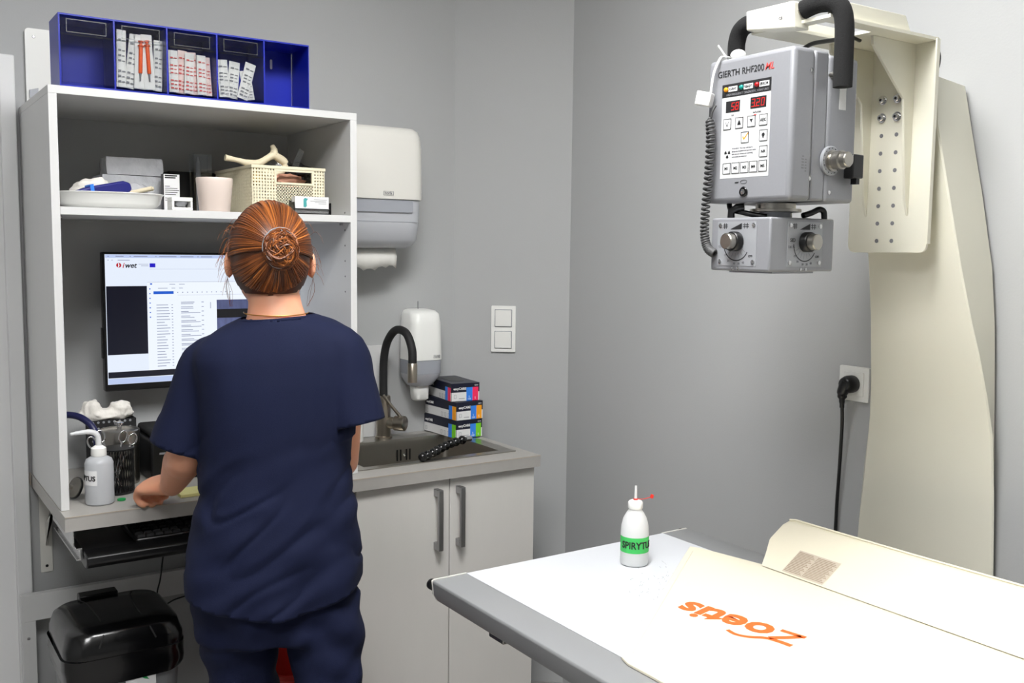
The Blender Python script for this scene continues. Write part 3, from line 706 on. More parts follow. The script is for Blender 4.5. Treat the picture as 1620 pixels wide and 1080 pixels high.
L += [(-1.018, -.993, 1.4045, 1.4055), (-1.012, -.993, 1.4005, 1.4015), (-.94, -.925, 1.351, 1.3525), (-.915, -.9, 1.351, 1.3525), (-.97, -.945, 1.3405, 1.342), (-.935, -.925, 1.3405, 1.342), (-.915, -.905, 1.3405, 1.342)]
for k in range(12): L.append((-.92+.013*k, -.9175+.013*k, 1.3285, 1.331))
L += [(-.99, -.582, 1.392, 1.3924), (-.9975, -.582, 1.3575, 1.3582), (-.92, -.582, 1.3222, 1.3226), (-.832, -.8305, 1.285, 1.302)]
ui('text_lines', L, 'screen_grey', 2)
ui('side_icons', [(-.9925, -.9895, 1.3385-.0125*k, 1.3415-.0125*k) for k in range(7)]+[(-.99, -.985, 1.351, 1.355)], 'screen_blue', 2)
obj('site_name', text('wet', .019, (-1.053, sy-.0003, 1.396), (1, 0, 0), (0, 0, 1), shear=.25, weight=.02), 'screen_ink', scr)
obj('site_initial', text('i', .019, (-1.059, sy-.0003, 1.396), (1, 0, 0), (0, 0, 1), shear=.25, weight=.02), 'screen_red', scr)
q = MB().lathe((-1.0675, sy+.0001, 1.4025), [(.0062, 0), (.0062, .0006)], 20, (0, -1, 0)); obj('site_emblem', q, 'screen_red', scr)
obj('emblem_figure', MB().prism([(-1.0700, 1.397), (-1.0668, 1.3985), (-1.0672, 1.4005), (-1.0648, 1.402), (-1.067, 1.404), (-1.0668, 1.4075), (-1.069, 1.4075), (-1.0684, 1.402)], lambda u, v, s: (u, s, v), sy-.0009, sy-.0003), 'screen_panel', scr)
obj('side_button', MB().box(MX0-.004, MX0+.001, MY+.004, MY+.02, 1.16, 1.24), 'black', t)

# ------------------------------------------------------------------ things on the desk
BLX, BLY = -1.189, -.418
t = thing('wash_bottle', 'translucent wash bottle with bent spout on desk edge', 'bottle', (BLX, BLY, ZT))
obj('body', MB().lathe((BLX, BLY, ZT+.0005), [(.028, 0), (.031, .003), (.0315, .01), (.031, .095), (.028, .104), (.02, .109), (.016, .111), (.016, .114)], 32), 'milky', t, smooth=40)
obj('cap', MB().lathe((BLX, BLY, ZT+.112), [(.0165, 0), (.0172, .002), (.0165, .018), (.012, .021), (.008, .024)], 24), 'white', t, smooth=40)
obj('spout', MB().tube(curve([(BLX, BLY, ZT+.13), (BLX, BLY, ZT+.152), (BLX-.006, BLY, ZT+.164), (BLX-.02, BLY, ZT+.169), (BLX-.04, BLY, ZT+.1685), (BLX-.06, BLY-.002, ZT+.1675)], 6), [.0062]*14+[.0058]*6+[.0052]*4+[.0045]*3+[.0036]*3+[.0022], 12), 'milkybright', t, smooth=60)
vx = Vector((-.30, -.95, 0)).normalized()
def wrap_label(c, r, z0, z1, a0, a1, n=10):
    mb = MB(); P = []
    for k in range(n+1):
        a = math.radians(a0+(a1-a0)*k/n)
        for z in (z0, z1): P.append((c[0]+r*math.cos(a), c[1]+r*math.sin(a), z))
    return mb.add(P, [(2*k, 2*k+2, 2*k+3, 2*k+1) for k in range(n)])
def wrap_text(body, size, c, r, z, amid, weight=.02, align='CENTER', sx=1.0):
    k = text(body, size, (0, 0, 0), (1, 0, 0), (0, 1, 0), weight=weight, align=align, depth=.0004, sx=sx)
    mb = MB(); mb.add([(c[0]+(r+v[2])*math.cos(math.radians(amid)+v[0]/r), c[1]+(r+v[2])*math.sin(math.radians(amid)+v[0]/r), z+v[1]) for v in k.v], k.f); return mb
obj('label', wrap_label((BLX, BLY), .0318, ZT+.048, ZT+.082, 180, 250), 'cardwhite', t)
obj('lettering', wrap_text('SEPTUS', .016, (BLX, BLY), .0322, ZT+.059, 244, align='RIGHT'), 'ink', t)

PX, PY = -1.105, -.235
t = thing('steel_canister', 'stainless steel dressing canister with lid at the cabinet back', 'canister', (PX, PY, ZT))
obj('body', MB().lathe((PX, PY, ZT+.0005), [(.044, 0), (.046, .002), (.046, .105)], 36), 'steel', t, smooth=40)
obj('lid', MB().lathe((PX, PY, ZT+.1), [(.0465, 0), (.048, .002), (.048, .035), (.046, .037), (.02, .040)], 36), 'steel', t, smooth=30)
obj('knob', MB().lathe((PX, PY, ZT+.139), [(.006, 0), (.006, .008), (.012, .010), (.012, .014), (.008, .016)], 20), 'chrome', t, smooth=40)
mb = MB()
for cc, r_, sc3 in (((-1.146, -.115, ZT+.166), .026, (1.0, .9, 1.15)), ((-1.078, -.118, ZT+.165), .026, (1.1, .9, 1.0)), ((-1.112, -.115, ZT+.156), .036, (1.45, .8, .42)), ((-1.165, -.112, ZT+.158), .016, (1, 1, .8)), ((-1.06, -.12, ZT+.158), .016, (1, 1, .7))):
    q = MB().ball((0, 0, 0), 1, 18); mb.add([tuple(Vector(cc)+Vector((v[0]*sc3[0], v[1]*sc3[1], v[2]*sc3[2]))*r_*(1+.28*noise.noise(Vector(v)*2.0+Vector(cc)*31)+.16*noise.noise(Vector(v)*6+Vector(cc)*17))) for v in q.v], q.f)
mb, _n = union_mesh(mb, .003, 2)
tag(obj('cotton_wad', mb, 'cotton', smooth=179), 'fluffy white cotton wad on top of black rack at back', 'cotton')

def punched_rack(loc, w_, d_, h_, label, nm='perforated_rack'):
    t = thing(nm, label, 'rack', loc)
    x, y, z = loc
    q = MB(); q.box(x-w_/2, x+w_/2, y-d_/2, y-d_/2+.003, z, z+h_); q.box(x-w_/2, x+w_/2, y+d_/2-.003, y+d_/2, z, z+h_)
    q.box(x-w_/2, x-w_/2+.003, y-d_/2+.003, y+d_/2-.003, z, z+h_); q.box(x+w_/2-.003, x+w_/2, y-d_/2+.003, y+d_/2-.003, z, z+h_); q.box(x-w_/2, x+w_/2, y-d_/2, y+d_/2, z, z+.003)
    obj('body', q, 'blackmatt', t)
    q = MB()
    for i in range(int(w_/.013)):
        for j in range(int(h_/.016)):
            q.lathe((x-w_/2+.009+i*.013, y-d_/2-.0002, z+.012+j*.016), [(.0032, 0), (.0032, .0004)], 8, (0, -1, 0))
    obj('hole', q, 'plategrey', t)
punched_rack((-1.10, -.115, ZT+.0005), .115, .05, .145, 'black perforated rack at the cabinet back under cotton wad')
tag(obj('dark_blue_hose', MB().tube(curve([(-1.25, -.13, ZT+.15), (-1.225, -.16, ZT+.17), (-1.19, -.19, ZT+.168), (-1.165, -.22, ZT+.145), (-1.158, -.235, ZT+.11), (-1.16, -.24, ZT+.05), (-1.165, -.235, ZT+.01)], 8), .0085, 12), 'hoseblue', smooth=60), 'dark blue tube arching down behind the wash bottle', 'tube')
# instrument cup with scissors
SXx, SYy = -1.132, -.335
t = thing('instrument_cup', 'black mesh cup holding scissors beside the wash bottle', 'cup', (SXx, SYy, ZT))
obj('base', MB().lathe((SXx, SYy, ZT+.0005), [(.036, 0), (.038, .002), (.038, .006), (.03, .007)], 28), 'black', t, smooth=40)
q = MB()
for k in range(36):
    a = 2*math.pi*k/36
    for s in (-1, 1): q.tube([(SXx+.037*math.cos(a+s*.35*j/3), SYy+.037*math.sin(a+s*.35*j/3), ZT+.005+.035*j) for j in range(4)], .0009, 4, caps=False)
q.lathe((SXx, SYy, ZT+.106), [(.0365, 0), (.039, .0005), (.039, .004), (.0365, .004)], 28)
obj('mesh_wall', q, 'black', t)
def scissors(name, base, top, side, label, grp):
    base, top, side = Vector(base), Vector(top), Vector(side).normalized(); ax = (top-base).normalized()
    t = thing(name, label, 'scissors', tuple(base), group=grp)
    for s in (-1, 1):
        q = MB().tube([base+side*s*.002, base+ax*.05+side*s*.003, base+ax*.085+side*s*.006, top+side*s*.011-ax*.01], [.0015, .003, .003, .0026], 8)
        ctr = top+side*s*.012+ax*.004
        q.tube([ctr+(ax*math.cos(a)*.014+side*math.sin(a)*.0095) for a in [2*math.pi*k/20 for k in range(21)]], .0022, 8, caps=False)
        obj('blade', q, 'chrome', t, smooth=60)
scissors('scissors', (SXx-.012, SYy+.0, ZT+.012), (SXx+.025, SYy+.004, ZT+.126), (.9, .1, -.35), 'steel scissors standing in the cup, ring handles to the right', 'instruments in the mesh cup')
scissors('scissors', (SXx+.006, SYy-.006, ZT+.012), (SXx-.042, SYy+.012, ZT+.128), (.8, .1, .5), 'steel scissors standing in the cup, ring handles to the left', 'instruments in the mesh cup')
tag(obj('green_cap', MB().lathe((-1.142, -.418, ZT+.0005), [(.009, 0), (.0095, .001), (.0095, .004), (.006, .005)], 20), 'green', smooth=40), 'small green cap lying on desk beside the wash bottle', 'cap')
t = thing('stethoscope_head', 'chrome round disc with dark rim lying beside cabinet side', 'stethoscope', (-1.235, -.36, ZT))
q = MB().lathe((-1.228, -.352, ZT+.027), [(.020, 0), (.024, .002), (.024, .006), (.012, .009), (.006, .012), (.006, .02)], 28, (-.85, -.3, .35)); obj('disc', q, 'steel', t, smooth=40)
q = MB().lathe((-1.228, -.352, ZT+.027), [(.0252, -.001), (.0252, .0035), (.0235, .0035), (.0235, -.001)], 28, (-.85, -.3, .35)); obj('rim', q, 'black', t, smooth=40)
# black device at back of desk
t = thing('label_printer', 'black box-shaped device at the back of the desk', 'printer', (-.985, -.19, ZT))
obj('case', MB().box(-1.04, -.9, -.28, -.08, ZT+.0005, ZT+.105), 'black', t, bevel=.006)
obj('lid', MB().box(-1.03, -.91, -.27, -.09, ZT+.105, ZT+.125), 'blackmatt', t, bevel=.008)
obj('slot', MB().box(-1.02, -.92, -.2812, -.28, ZT+.07, ZT+.075), 'greyink', t)
tag(obj('note_pad', MB().box(-1.02, -.93, -.47, -.40, ZT+.0005, ZT+.008), 'yellowpad', bevel=.0006), 'pale yellow note pad on desk beside her hand', 'note pad')
mb = MB().ball((0, 0, 0), 1, 14)
mb.v = [(-.603+v[0]*.024, -.37+v[1]*.04, ZT+.001+max(0, v[2]*.5+.45)*.036) for v in mb.v]
tag(obj('mouse', mb, 'black', smooth=60), 'black computer mouse on desk against cabinet right side', 'mouse')

# keyboard tray with keyboard
t = thing('keyboard_tray', 'black pull-out keyboard tray hanging under the desk', 'tray', (-.93, -.4, .77))
KX0, KX1, KY0, KY1, KZ = -1.245, -.62, -.545, -.22, .762
q = MB().prism([(KY1, KZ), (KY0+.02, KZ-.016), (KY0, KZ-.012), (KY0-.010, KZ), (KY0-.007, KZ+.014), (KY0+.03, KZ+.022), (KY0+.05, KZ+.012), (KY1, KZ+.012)], lambda u, v, s: (s, u, v), KX0, KX1)
obj('tray', q, 'black', t, bevel=.003)
for x, s in ((KX0-.014, 0), (KX1+.002, 1)):
    q = MB(); q.box(x, x+.012, KY0+.03, KY1, KZ, KZ+.003); q.box(x, x+.012, KY0+.03, KY1, KZ+.024, KZ+.027); q.box(x+.008 if not s else x, x+.012 if not s else x+.004, KY0+.03, KY1, KZ+.003, KZ+.024)
    q.box(x-.002, x, -.49, KY1, ZT-TT-.042, ZT-TT-.001) if not s else q.box(x+.012, x+.014, -.49, KY1, ZT-TT-.042, ZT-TT-.001)
    obj('slide_rail', q, 'chrome', t)
t = thing('keyboard', 'black keyboard lying in the pull-out tray', 'keyboard', (-.92, -.44, KZ+.013))
obj('base', MB().prism([(-.505, KZ+.013), (-.34, KZ+.013), (-.34, KZ+.032), (-.505, KZ+.026)], lambda u, v, s: (s, u, v), -1.13, -.70), 'black', t, bevel=.004)
key0 = None
for r in range(6):
    for k in range(21):
        x = -1.118+k*.0198; y = -.493+r*.0235
        if key0 is None:
            q = MB(); q.loft([[Vector((sx_*a, sy_*a, z)) for sx_, sy_ in ((-1, -1), (1, -1), (1, 1), (-1, 1))] for a, z in ((.0086, 0), (.0072, .006))])
            key0 = obj('key', q, 'blackmatt', t, local=True); key0.location = (x-t.location.x, y-t.location.y, .014); continue
        c_ = key0.copy(); COL.objects.link(c_); c_.parent = t; c_.location = (x-t.location.x, y-t.location.y, .014+r*.0009)
# support bracket and batten frame
t = thing('shelf_bracket', 'white metal angle bracket under the desk corner', 'bracket', (-1.235, -.02, .6))
q = MB(); q.box(-1.262, -1.232, -.0035, -.0005, .588, .82); q.box(-1.262, -1.232, -.30, -.0035, .816, .8195)
obj('angle', q, 'whitesatin', t, bevel=.001)
q = MB().prism([(-.004, .66), (-.004, .72), (-.2, .815), (-.14, .815)], lambda u, v, s: (s, u, v), -1.249, -1.245); obj('gusset', q, 'whitesatin', t)
obj('screw', MB().lathe((-1.247, -.0035, .605), [(.004, 0), (.003, .001)], 10, (0, -1, 0)), 'black', t)
t = thing('batten_frame', 'off-white wooden batten frame behind the waste bin', 'frame', (-.97, -.05, 0))
obj('rail', MB().box(-1.32, -.62, -.062, -.042, .482, .552), 'laminate', t, bevel=.001)
obj('post', MB().box(-1.32, -1.286, -.062, -.042, .001, .482), 'laminate', t, bevel=.001)
obj('post', MB().box(-.654, -.62, -.062, -.042, .001, .482), 'laminate', t, bevel=.001)
obj('screw', MB().lathe((-1.304, -.062, .437), [(.004, 0), (.003, .001)], 10, (0, -1, 0)), 'alu', t)

# waste bin
t = thing('waste_bin', 'grey waste bin with black lid and bag liner under desk', 'bin', (-1.15, -.36, 0))
bc = (-1.153, -.365); BU = .050
def br(w_, d_, z, r=.045): return [Vector((bc[0]+u, bc[1]+v, z+(BU if z > .3 else 0))) for u, v in rrect(w_, d_, r, 6)]
obj('body', MB().loft([br(.2, .18, .001), br(.21, .19, .01), br(.255, .245, .46), br(.255, .245, .47)]), 'binbody', t, smooth=40)
mb = MB(); R_ = []
for i in range(6):
    z = .405+.013*i; ring = br(.262+.002*i, .252+.002*i, z)
    R_.append([Vector((p.x, p.y, p.z)) + (p-Vector((bc[0], bc[1], p.z))).normalized()*(.004*noise.noise(p*26+Vector((0, 0, i*.7)))+.002)+Vector((0, 0, .012*noise.noise(p*9) if i == 0 else 0)) for p in ring])
obj('liner', mb.loft(R_, caps=False), 'blackgloss', t, smooth=60)
lid = obj('lid', MB().loft([br(.258, .268, .47, .05), br(.266, .276, .474, .05), br(.266, .276, .492, .05), br(.260, .270, .500, .05), br(.248, .255, .522, .05), br(.225, .235, .532, .05), br(.15, .16, .535, .04)]), 'blackgloss', t, smooth=40)
for s in (-1, 1):
    q = MB().tube(curve([(bc[0]+s*.062, bc[1]-.136, .547), (bc[0]+s*.050, bc[1]-.122, .574), (bc[0]+s*.045, bc[1]-.05, .5845), (bc[0]+s*.05, bc[1]+.06, .5845), (bc[0]+s*.062, bc[1]+.11, .582)], 6), .0022, 6)
    obj('lid_ridge', q, 'blackmatt', lid, smooth=60)
obj('hinge', MB().box(bc[0]-.06, bc[0]+.03, bc[1]+.105, bc[1]+.142, .555, .592), 'black', lid, bevel=.003)
obj('sticker', MB().box(bc[0]-.005, bc[0]+.062, bc[1]-.1262, bc[1]-.1215, .425, .468), 'cardwhite', t)
obj('green_mark', MB().prism([(.03, .455), (.045, .465), (.041, .454), (.047, .446), (.036, .45)], lambda u, v, s: (bc[0]+u, s, v), bc[1]-.1265, bc[1]-.126), 'green', t)
tag(obj('dark_cable', MB().tube(curve([(-.965, -.07, .60), (-.975, -.075, .54), (-.985, -.08, .5), (-.97, -.085, .47), (-.94, -.09, .48), (-.9, -.1, .49)], 8), .0022, 8), 'black', smooth=60), 'thin black cable hanging under desk beside the bin', 'cable')
t = thing('red_bucket', 'red plastic bucket on floor seen between her legs', 'bucket', (-.80, -.62, 0))
obj('body', MB().lathe((-.80, -.62, .001), [(.075, 0), (.08, .004), (.097, .455), (.102, .46), (.102, .47), (.094, .47), (.075, .02), (.02, .01)], 32), 'redbin', t, smooth=40)
obj('handle', MB().tube([(-.80+.1*math.cos(a), -.62-.03*math.sin(a), .465-.05*math.sin(a)) for a in [math.pi*k/16 for k in range(17)]], .004, 8), 'redbin', t, smooth=60)

# ================================================================== WALL DEVICES
# towel dispenser
t = thing('towel_dispenser', 'white wall paper towel dispenser with grey translucent base', 'dispenser', (-.385, -.1, 1.45))
DX0, DX1 = -.55, -.213
def dring(z, d_, w0=0.0, r=.04):
    x0, x1 = DX0+w0, DX1-w0; out = [Vector((x0, -.002, z))]
    for cx_, a0 in ((x0+r, 180), (x1-r, 270)):
        for i in range(7):
            a = math.radians(a0+90*i/6); out.append(Vector((cx_+r*math.cos(a), -d_+r+r*math.sin(a), z)))
    out.append(Vector((x1, -.002, z))); return out
obj('cover', MB().loft([dring(1.598, .198), dring(1.64, .2), dring(1.75, .196), dring(1.785, .19, .002), dring(1.80, .182, .006), dring(1.808, .17, .014, .038), dring(1.811, .15, .03, .03)]), 'whitesatin', t, smooth=50)
obj('lower_shell', MB().loft([dring(1.455, .13, .022, .03), dring(1.462, .15, .01, .035), dring(1.48, .172, .003), dring(1.53, .186, .003), dring(1.597, .192, .003)]), 'smokelight', t, smooth=50)
obj('window', MB().prism(rrect(.29, .034, .008), lambda u, v, s: (u-.40, s, v+1.577), -.1945, -.188), 'smoke', t)
obj('seam_line', MB().box(-.53, -.235, -.1875, -.184, 1.532, 1.5332), 'smoke', t)
q = MB()
for a in ((-.354, -.322, 1.608, 1.6088), (-.354, -.322, 1.6192, 1.62), (-.354, -.3532, 1.608, 1.62), (-.3228, -.322, 1.608, 1.62)): q.box(a[0], a[1], -.2, -.1985, a[2], a[3])
obj('logo_frame', q, 'greyink', t)
obj('logo', text('tork', .0135, (-.338, -.1992, 1.6105), (1, 0, 0), (0, 0, 1), weight=.0, align='CENTER', depth=.0008), 'greyink', t)
obj('lock_pin', MB().tube([(-.38, -.03, 1.80), (-.38, -.03, 1.84)], .002, 8), 'alu', t)
n_ = 22; P = []; F_ = []
for i in range(n_+1):
    x = -.54+(.54-.268)*i/n_
    zb_ = 1.398-.005*math.sin(i*.55)-.007*(i % 3 == 1); yy = -.112+.004*math.sin(i*.3)
    P += [(x, yy+.008, 1.458), (x, yy-.004, 1.43), (x, yy, zb_)]
for i in range(n_):
    F_ += [(3*i, 3*i+3, 3*i+4, 3*i+1), (3*i+1, 3*i+4, 3*i+5, 3*i+2)]
o = obj('paper_sheet', MB().add(P, F_), 'paper', t, smooth=60)
sm = o.modifiers.new('solid', 'SOLIDIFY'); sm.thickness = .0012
# soap dispenser
t = thing('soap_dispenser', 'white wall soap dispenser with grey window above the sink', 'dispenser', (-.155, -.05, .97))
def sring(z, w_, d_, r, yo=0): return [Vector((-.154+u, -.003-d_/2+v-yo, z)) for u, v in rrect(w_, d_, r, 6)]
obj('cover', MB().loft([sring(1.106, .113, .112, .03), sring(1.12, .112, .113, .03), sring(1.22, .108, .11, .03), sring(1.25, .102, .104, .03), sring(1.26, .09, .09, .03), sring(1.264, .06, .06, .025)]), 'white', t, smooth=50)
obj('window', MB().loft([sring(1.062, .11, .108, .03), sring(1.1055, .112, .11, .03)]), 'smoke', t, smooth=50)
obj('lower_shell', MB().loft([sring(1.022, .072, .07, .025, .012), sring(1.034, .09, .085, .03, .006), sring(1.05, .106, .104, .03), sring(1.0615, .11, .108, .03)]), 'smokelight', t, smooth=50)
obj('nozzle', MB().loft([sring(.972, .04, .035, .012, .03), sring(.978, .052, .046, .016, .026), sring(1.01, .056, .05, .018, .022), sring(1.0215, .056, .05, .018, .02)]), 'white', t, smooth=50)
q = MB()
for a in ((-.139, -.117, 1.113, 1.1136), (-.139, -.117, 1.1214, 1.122), (-.139, -.1384, 1.113, 1.122), (-.1176, -.117, 1.113, 1.122)): q.box(a[0], a[1], -.1168, -.114, a[2], a[3])
obj('logo_frame', q, 'greyink', t)
obj('logo', text('tork', .0095, (-.128, -.1160, 1.1148), (1, 0, 0), (0, 0, 1), align='CENTER', depth=.0008), 'greyink', t)
obj('lock_pin', MB().tube([(-.154, -.04, 1.26), (-.154, -.04, 1.288)], .0018, 8), 'alu', t)

# switch on the diagonal wall
dd = Vector((XR, YC, 0)).normalized(); nn = Vector((dd.y, -dd.x, 0))     # along the wall, into the room
if nn.y > 0: nn = -nn
sc_ = dd*.168+Vector((0, 0, 1.195))
t = thing('light_switch', 'white double rocker light switch on the diagonal wall', 'switch', tuple(sc_))
fn = lambda u, v, s: sc_+dd*u+Vector((0, 0, v))+nn*s
obj('frame', MB().prism(rrect(.081, .152, .003), fn, .0005, .008), 'white', t, bevel=.001)
for v0 in (.0355, -.0355):
    obj('surround', MB().prism([(u, v+v0) for u, v in rrect(.058, .058, .002)], fn, .008, .0085), 'plategrey', t)
    obj('rocker', MB().prism([(u, v+v0) for u, v in rrect(.053, .053, .002)], lambda u, v, s: fn(u, v, s if s < .01 else s+(v-v0)*.06), .0085, .015), 'white', t, bevel=.0008)
# socket and plug on right wall
sk = Vector((XR, -1.357, 1.153)); fs = lambda u, v, s: Vector((XR-s, sk.y-u, sk.z+v))
t = thing('wall_socket', 'white square wall socket on the right wall', 'socket', tuple(sk))
obj('frame', MB().prism(rrect(.081, .081, .003), fs, .0005, .008), 'white', t, bevel=.001)
obj('insert', MB().prism(rrect(.056, .056, .003), fs, .008, .0115), 'white', t, bevel=.001)
t = thing('power_cord', 'black power cord plugged into the right wall socket', 'cord', tuple(sk-Vector((.012, 0, 0))))
obj('plug', MB().lathe((XR-.0118, sk.y, sk.z), [(.02, 0), (.0205, .004), (.0205, .018), (.017, .03), (.012, .034)], 24, (-1, 0, 0)), 'black', t, smooth=40)
obj('plug_grip', MB().tube(curve([(XR-.034, sk.y, sk.z+.006), (XR-.038, sk.y+.006, sk.z-.014), (XR-.036, sk.y+.009, sk.z-.03), (XR-.034, sk.y+.01, sk.z-.055)], 5), [.014]*4+[.013]*4+[.011]*3+[.007]*2+[.0055]*3, 12), 'black', t, smooth=60)
obj('cable', MB().tube(curve([(XR-.034, sk.y+.01, sk.z-.05), (XR-.028, sk.y+.012, sk.z-.1), (XR-.02, sk.y+.02, sk.z-.2), (XR-.014, sk.y+.028, sk.z-.34), (XR-.012, sk.y+.028, .5), (XR-.012, sk.y+.026, .05), (XR-.05, sk.y+.02, .006)], 8), .0042, 10), 'black', t, smooth=60)
# ================================================================== EXAMINATION TABLE
TZ = .80; TX0, TX1, TY1, TY0 = -.712, -.017, -1.133, -3.1
t = thing('examination_table', 'white examination table with grey metal side rails', 'table', ((TX0+TX1)/2, -2.1, 0))
obj('top', MB().box(TX0+.08, TX1-.08, TY0, TY1+.0, TZ-.012, TZ), 'tablewhite', t)
def rail_profile(s):
    p = [(0.081, 0), (.004, 0), (0, -.003), (.003, -.03), (.012, -.045), (.05, -.047), (.081, -.047)]
    return p if s > 0 else [(-a, b) for a, b in p][::-1]
for x, s in ((TX0, 1), (TX1, -1)):
    obj('side_rail', MB().prism(rail_profile(s), lambda u, v, q: (x+u, q, TZ+v), TY0, TY1), 'railgrey', t, bevel=.003)
    obj('end_trim', MB().prism(rail_profile(s), lambda u, v, q: (x+u*1.0, q, TZ+v+.0006), TY1, TY1+.003), 'whitesatin', t)
    obj('end_knob', MB().lathe((x+s*.028-.02*s, TY1+.003, TZ-.014), [(.009, 0), (.011, .003), (.011, .014), (.008, .018)], 20, (0, 1, 0)), 'black', t, smooth=40)
obj('end_bar', MB().box(TX0+.081, TX1-.081, TY1-.02, TY1+.002, TZ-.03, TZ-.0005), 'whitesatin', t, bevel=.001)
q = MB(); q.box(-.652, -.560, -1.30, -1.25, TZ-.088, TZ-.084); q.box(-.652, -.648, -1.30, -1.25, TZ-.088, TZ-.046); q.box(-.564, -.560, -1.30, -1.25, TZ-.088, TZ-.013)
obj('bracket', q, 'steel', t, bevel=.002)
q = MB(); q.box(-.42, -.30, -1.75, -1.5, .06, TZ-.012); obj('pedestal', q, 'whitesatin', t, bevel=.01)
q = MB(); q.box(-.42, -.30, -2.75, -2.5, .06, TZ-.012); obj('pedestal', q, 'whitesatin', t, bevel=.01)
q = MB(); q.box(-.62, -.1, -2.85, -1.4, .001, .06); obj('foot', q, 'railgrey', t, bevel=.01)
# faint scuffs on the white top
q = MB(); rng = random.Random(11)
for k in range(90):
    a = rng.gauss(0, 1); b = rng.gauss(0, 1)
    x, y = -.33+.05*a+.03*b, -1.40+.05*b; l = rng.uniform(.002, .012); th_ = rng.uniform(.3, 1.2)
    if x > TX1-.1 or y > TY1-.03: continue
    quad_on(q, (x, y, TZ), Vector((math.cos(th_), math.sin(th_), 0)), Vector((-math.sin(th_), math.cos(th_), 0)), 0, l, 0, rng.uniform(.0004, .001), .00015)
M['scuff'] = mat('scuff', (150, 151, 156), .5, var=.05)
o = obj('scuffs', q, 'scuff', t); o['kind'] = 'stuff'

# spirit bottle
QX, QY = -.302, -1.268
t = thing('spirit_bottle', 'white squeeze bottle with green label and red tethered cap', 'bottle', (QX, QY, TZ))
obj('body', MB().lathe((QX, QY, TZ+.0005), [(.024, 0), (.0285, .002), (.0295, .006), (.0295, .066), (.0285, .082), (.0245, .098), (.018, .110), (.0135, .116), (.0135, .122)], 40), 'milkybright', t, smooth=50)
obj('cap', MB().lathe((QX, QY, TZ+.119), [(.0145, 0), (.0155, .002), (.0155, .013), (.0135, .016), (.008, .0185)], 24), 'white', t, smooth=40)
obj('nozzle', MB().lathe((QX, QY, TZ+.137), [(.0032, 0), (.003, .012), (.0024, .03)], 12), 'milkybright', t, smooth=50)
obj('cap_ring', MB().lathe((QX, QY, TZ+.137), [(.0042, 0), (.0048, .0005), (.0048, .003), (.003, .0032)], 16), 'red', t, smooth=40)
st = curve([(QX+.004, QY-.002, TZ+.1388), (QX+.013, QY-.009, TZ+.139), (QX+.022, QY-.015, TZ+.142), (QX+.028, QY-.019, TZ+.1445)], 5)
obj('tether', MB().tube(st, .0008, 6), 'red', t)
obj('tether_cap', MB().lathe(st[-1]-Vector((.001, 0, .003)), [(.0036, 0), (.0036, .007), (.002, .0078)], 12, (.25, -.1, 1)), 'red', t, smooth=40)
obj('label', wrap_label((QX, QY), .0299, TZ+.030, TZ+.063, 146, 318, 30), 'greenlabel', t)
obj('lettering', wrap_text('SPIRYTUS', .0205, (QX, QY), .0303, TZ+.040, 173, align='LEFT', weight=.02, sx=.88), 'ink', t)

# cream vinyl pad with the orange logo
t = thing('vinyl_pad', 'flat cream vinyl pad with orange lettering lying on table', 'pad', (-.35, -1.9, TZ))
poly = [(-.130, -1.256), (-.640, -1.626), (-.647, -1.65), (-.647, -3.0), (-.05, -3.0), (-.05, -1.55), (-.085, -1.44), (-.118, -1.275)]
obj('body', MB().prism(poly, lambda u, v, s: (u, v, s+TZ), .0005, .0065), 'vinyl', t, bevel=.0015)
seam = [(u*.985-.005, v*.995-.009, TZ+.0067) for u, v in [(-.14, -1.29), (-.615, -1.635)]]
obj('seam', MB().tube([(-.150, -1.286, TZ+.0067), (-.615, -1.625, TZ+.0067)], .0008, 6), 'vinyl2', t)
zo = Vector((-.322, -1.735, TZ+.0067)); zx = Vector((-.045, .21, 0)).normalized(); zy = Vector((0, 0, 1)).cross(zx)
lg = text('oetis', .094, zo+zx*.052, zx, zy, weight=.03, depth=.0003)
obj('logo_letters', lg, 'logo_orange', t)
def ribbon(pts, w_, o_, xd, yd):
    mb = MB(); P = curve([(a, b, 0) for a, b in pts], 8); n_ = len(P); V = []
    for i, p in enumerate(P):
        d_ = (P[min(i+1, n_-1)]-P[max(i-1, 0)]).normalized(); nr = Vector((-d_.y, d_.x, 0)); ww = w_[0]+(w_[1]-w_[0])*i/(n_-1)
        for s in (-1, 1): V.append(o_+xd*(p.x+nr.x*s*ww/2)+yd*(p.y+nr.y*s*ww/2))
    return mb.add(V, [(2*i, 2*i+2, 2*i+3, 2*i+1) for i in range(n_-1)])
lz = MB()
for pts, w_ in (([(.0, .005), (.046, .005)], (.011, .011)), ([(.007, .006), (.022, .026), (.044, .05)], (.012, .012)),
                ([(.0, .054), (.03, .052), (.05, .056), (.07, .071), (.092, .077), (.112, .07)], (.012, .008))):
    k = ribbon(pts, w_, zo+Vector((0, 0, .0002)), zx, zy); lz.add(k.v, k.f)
obj('logo_initial', lz, 'logo_orange', t)

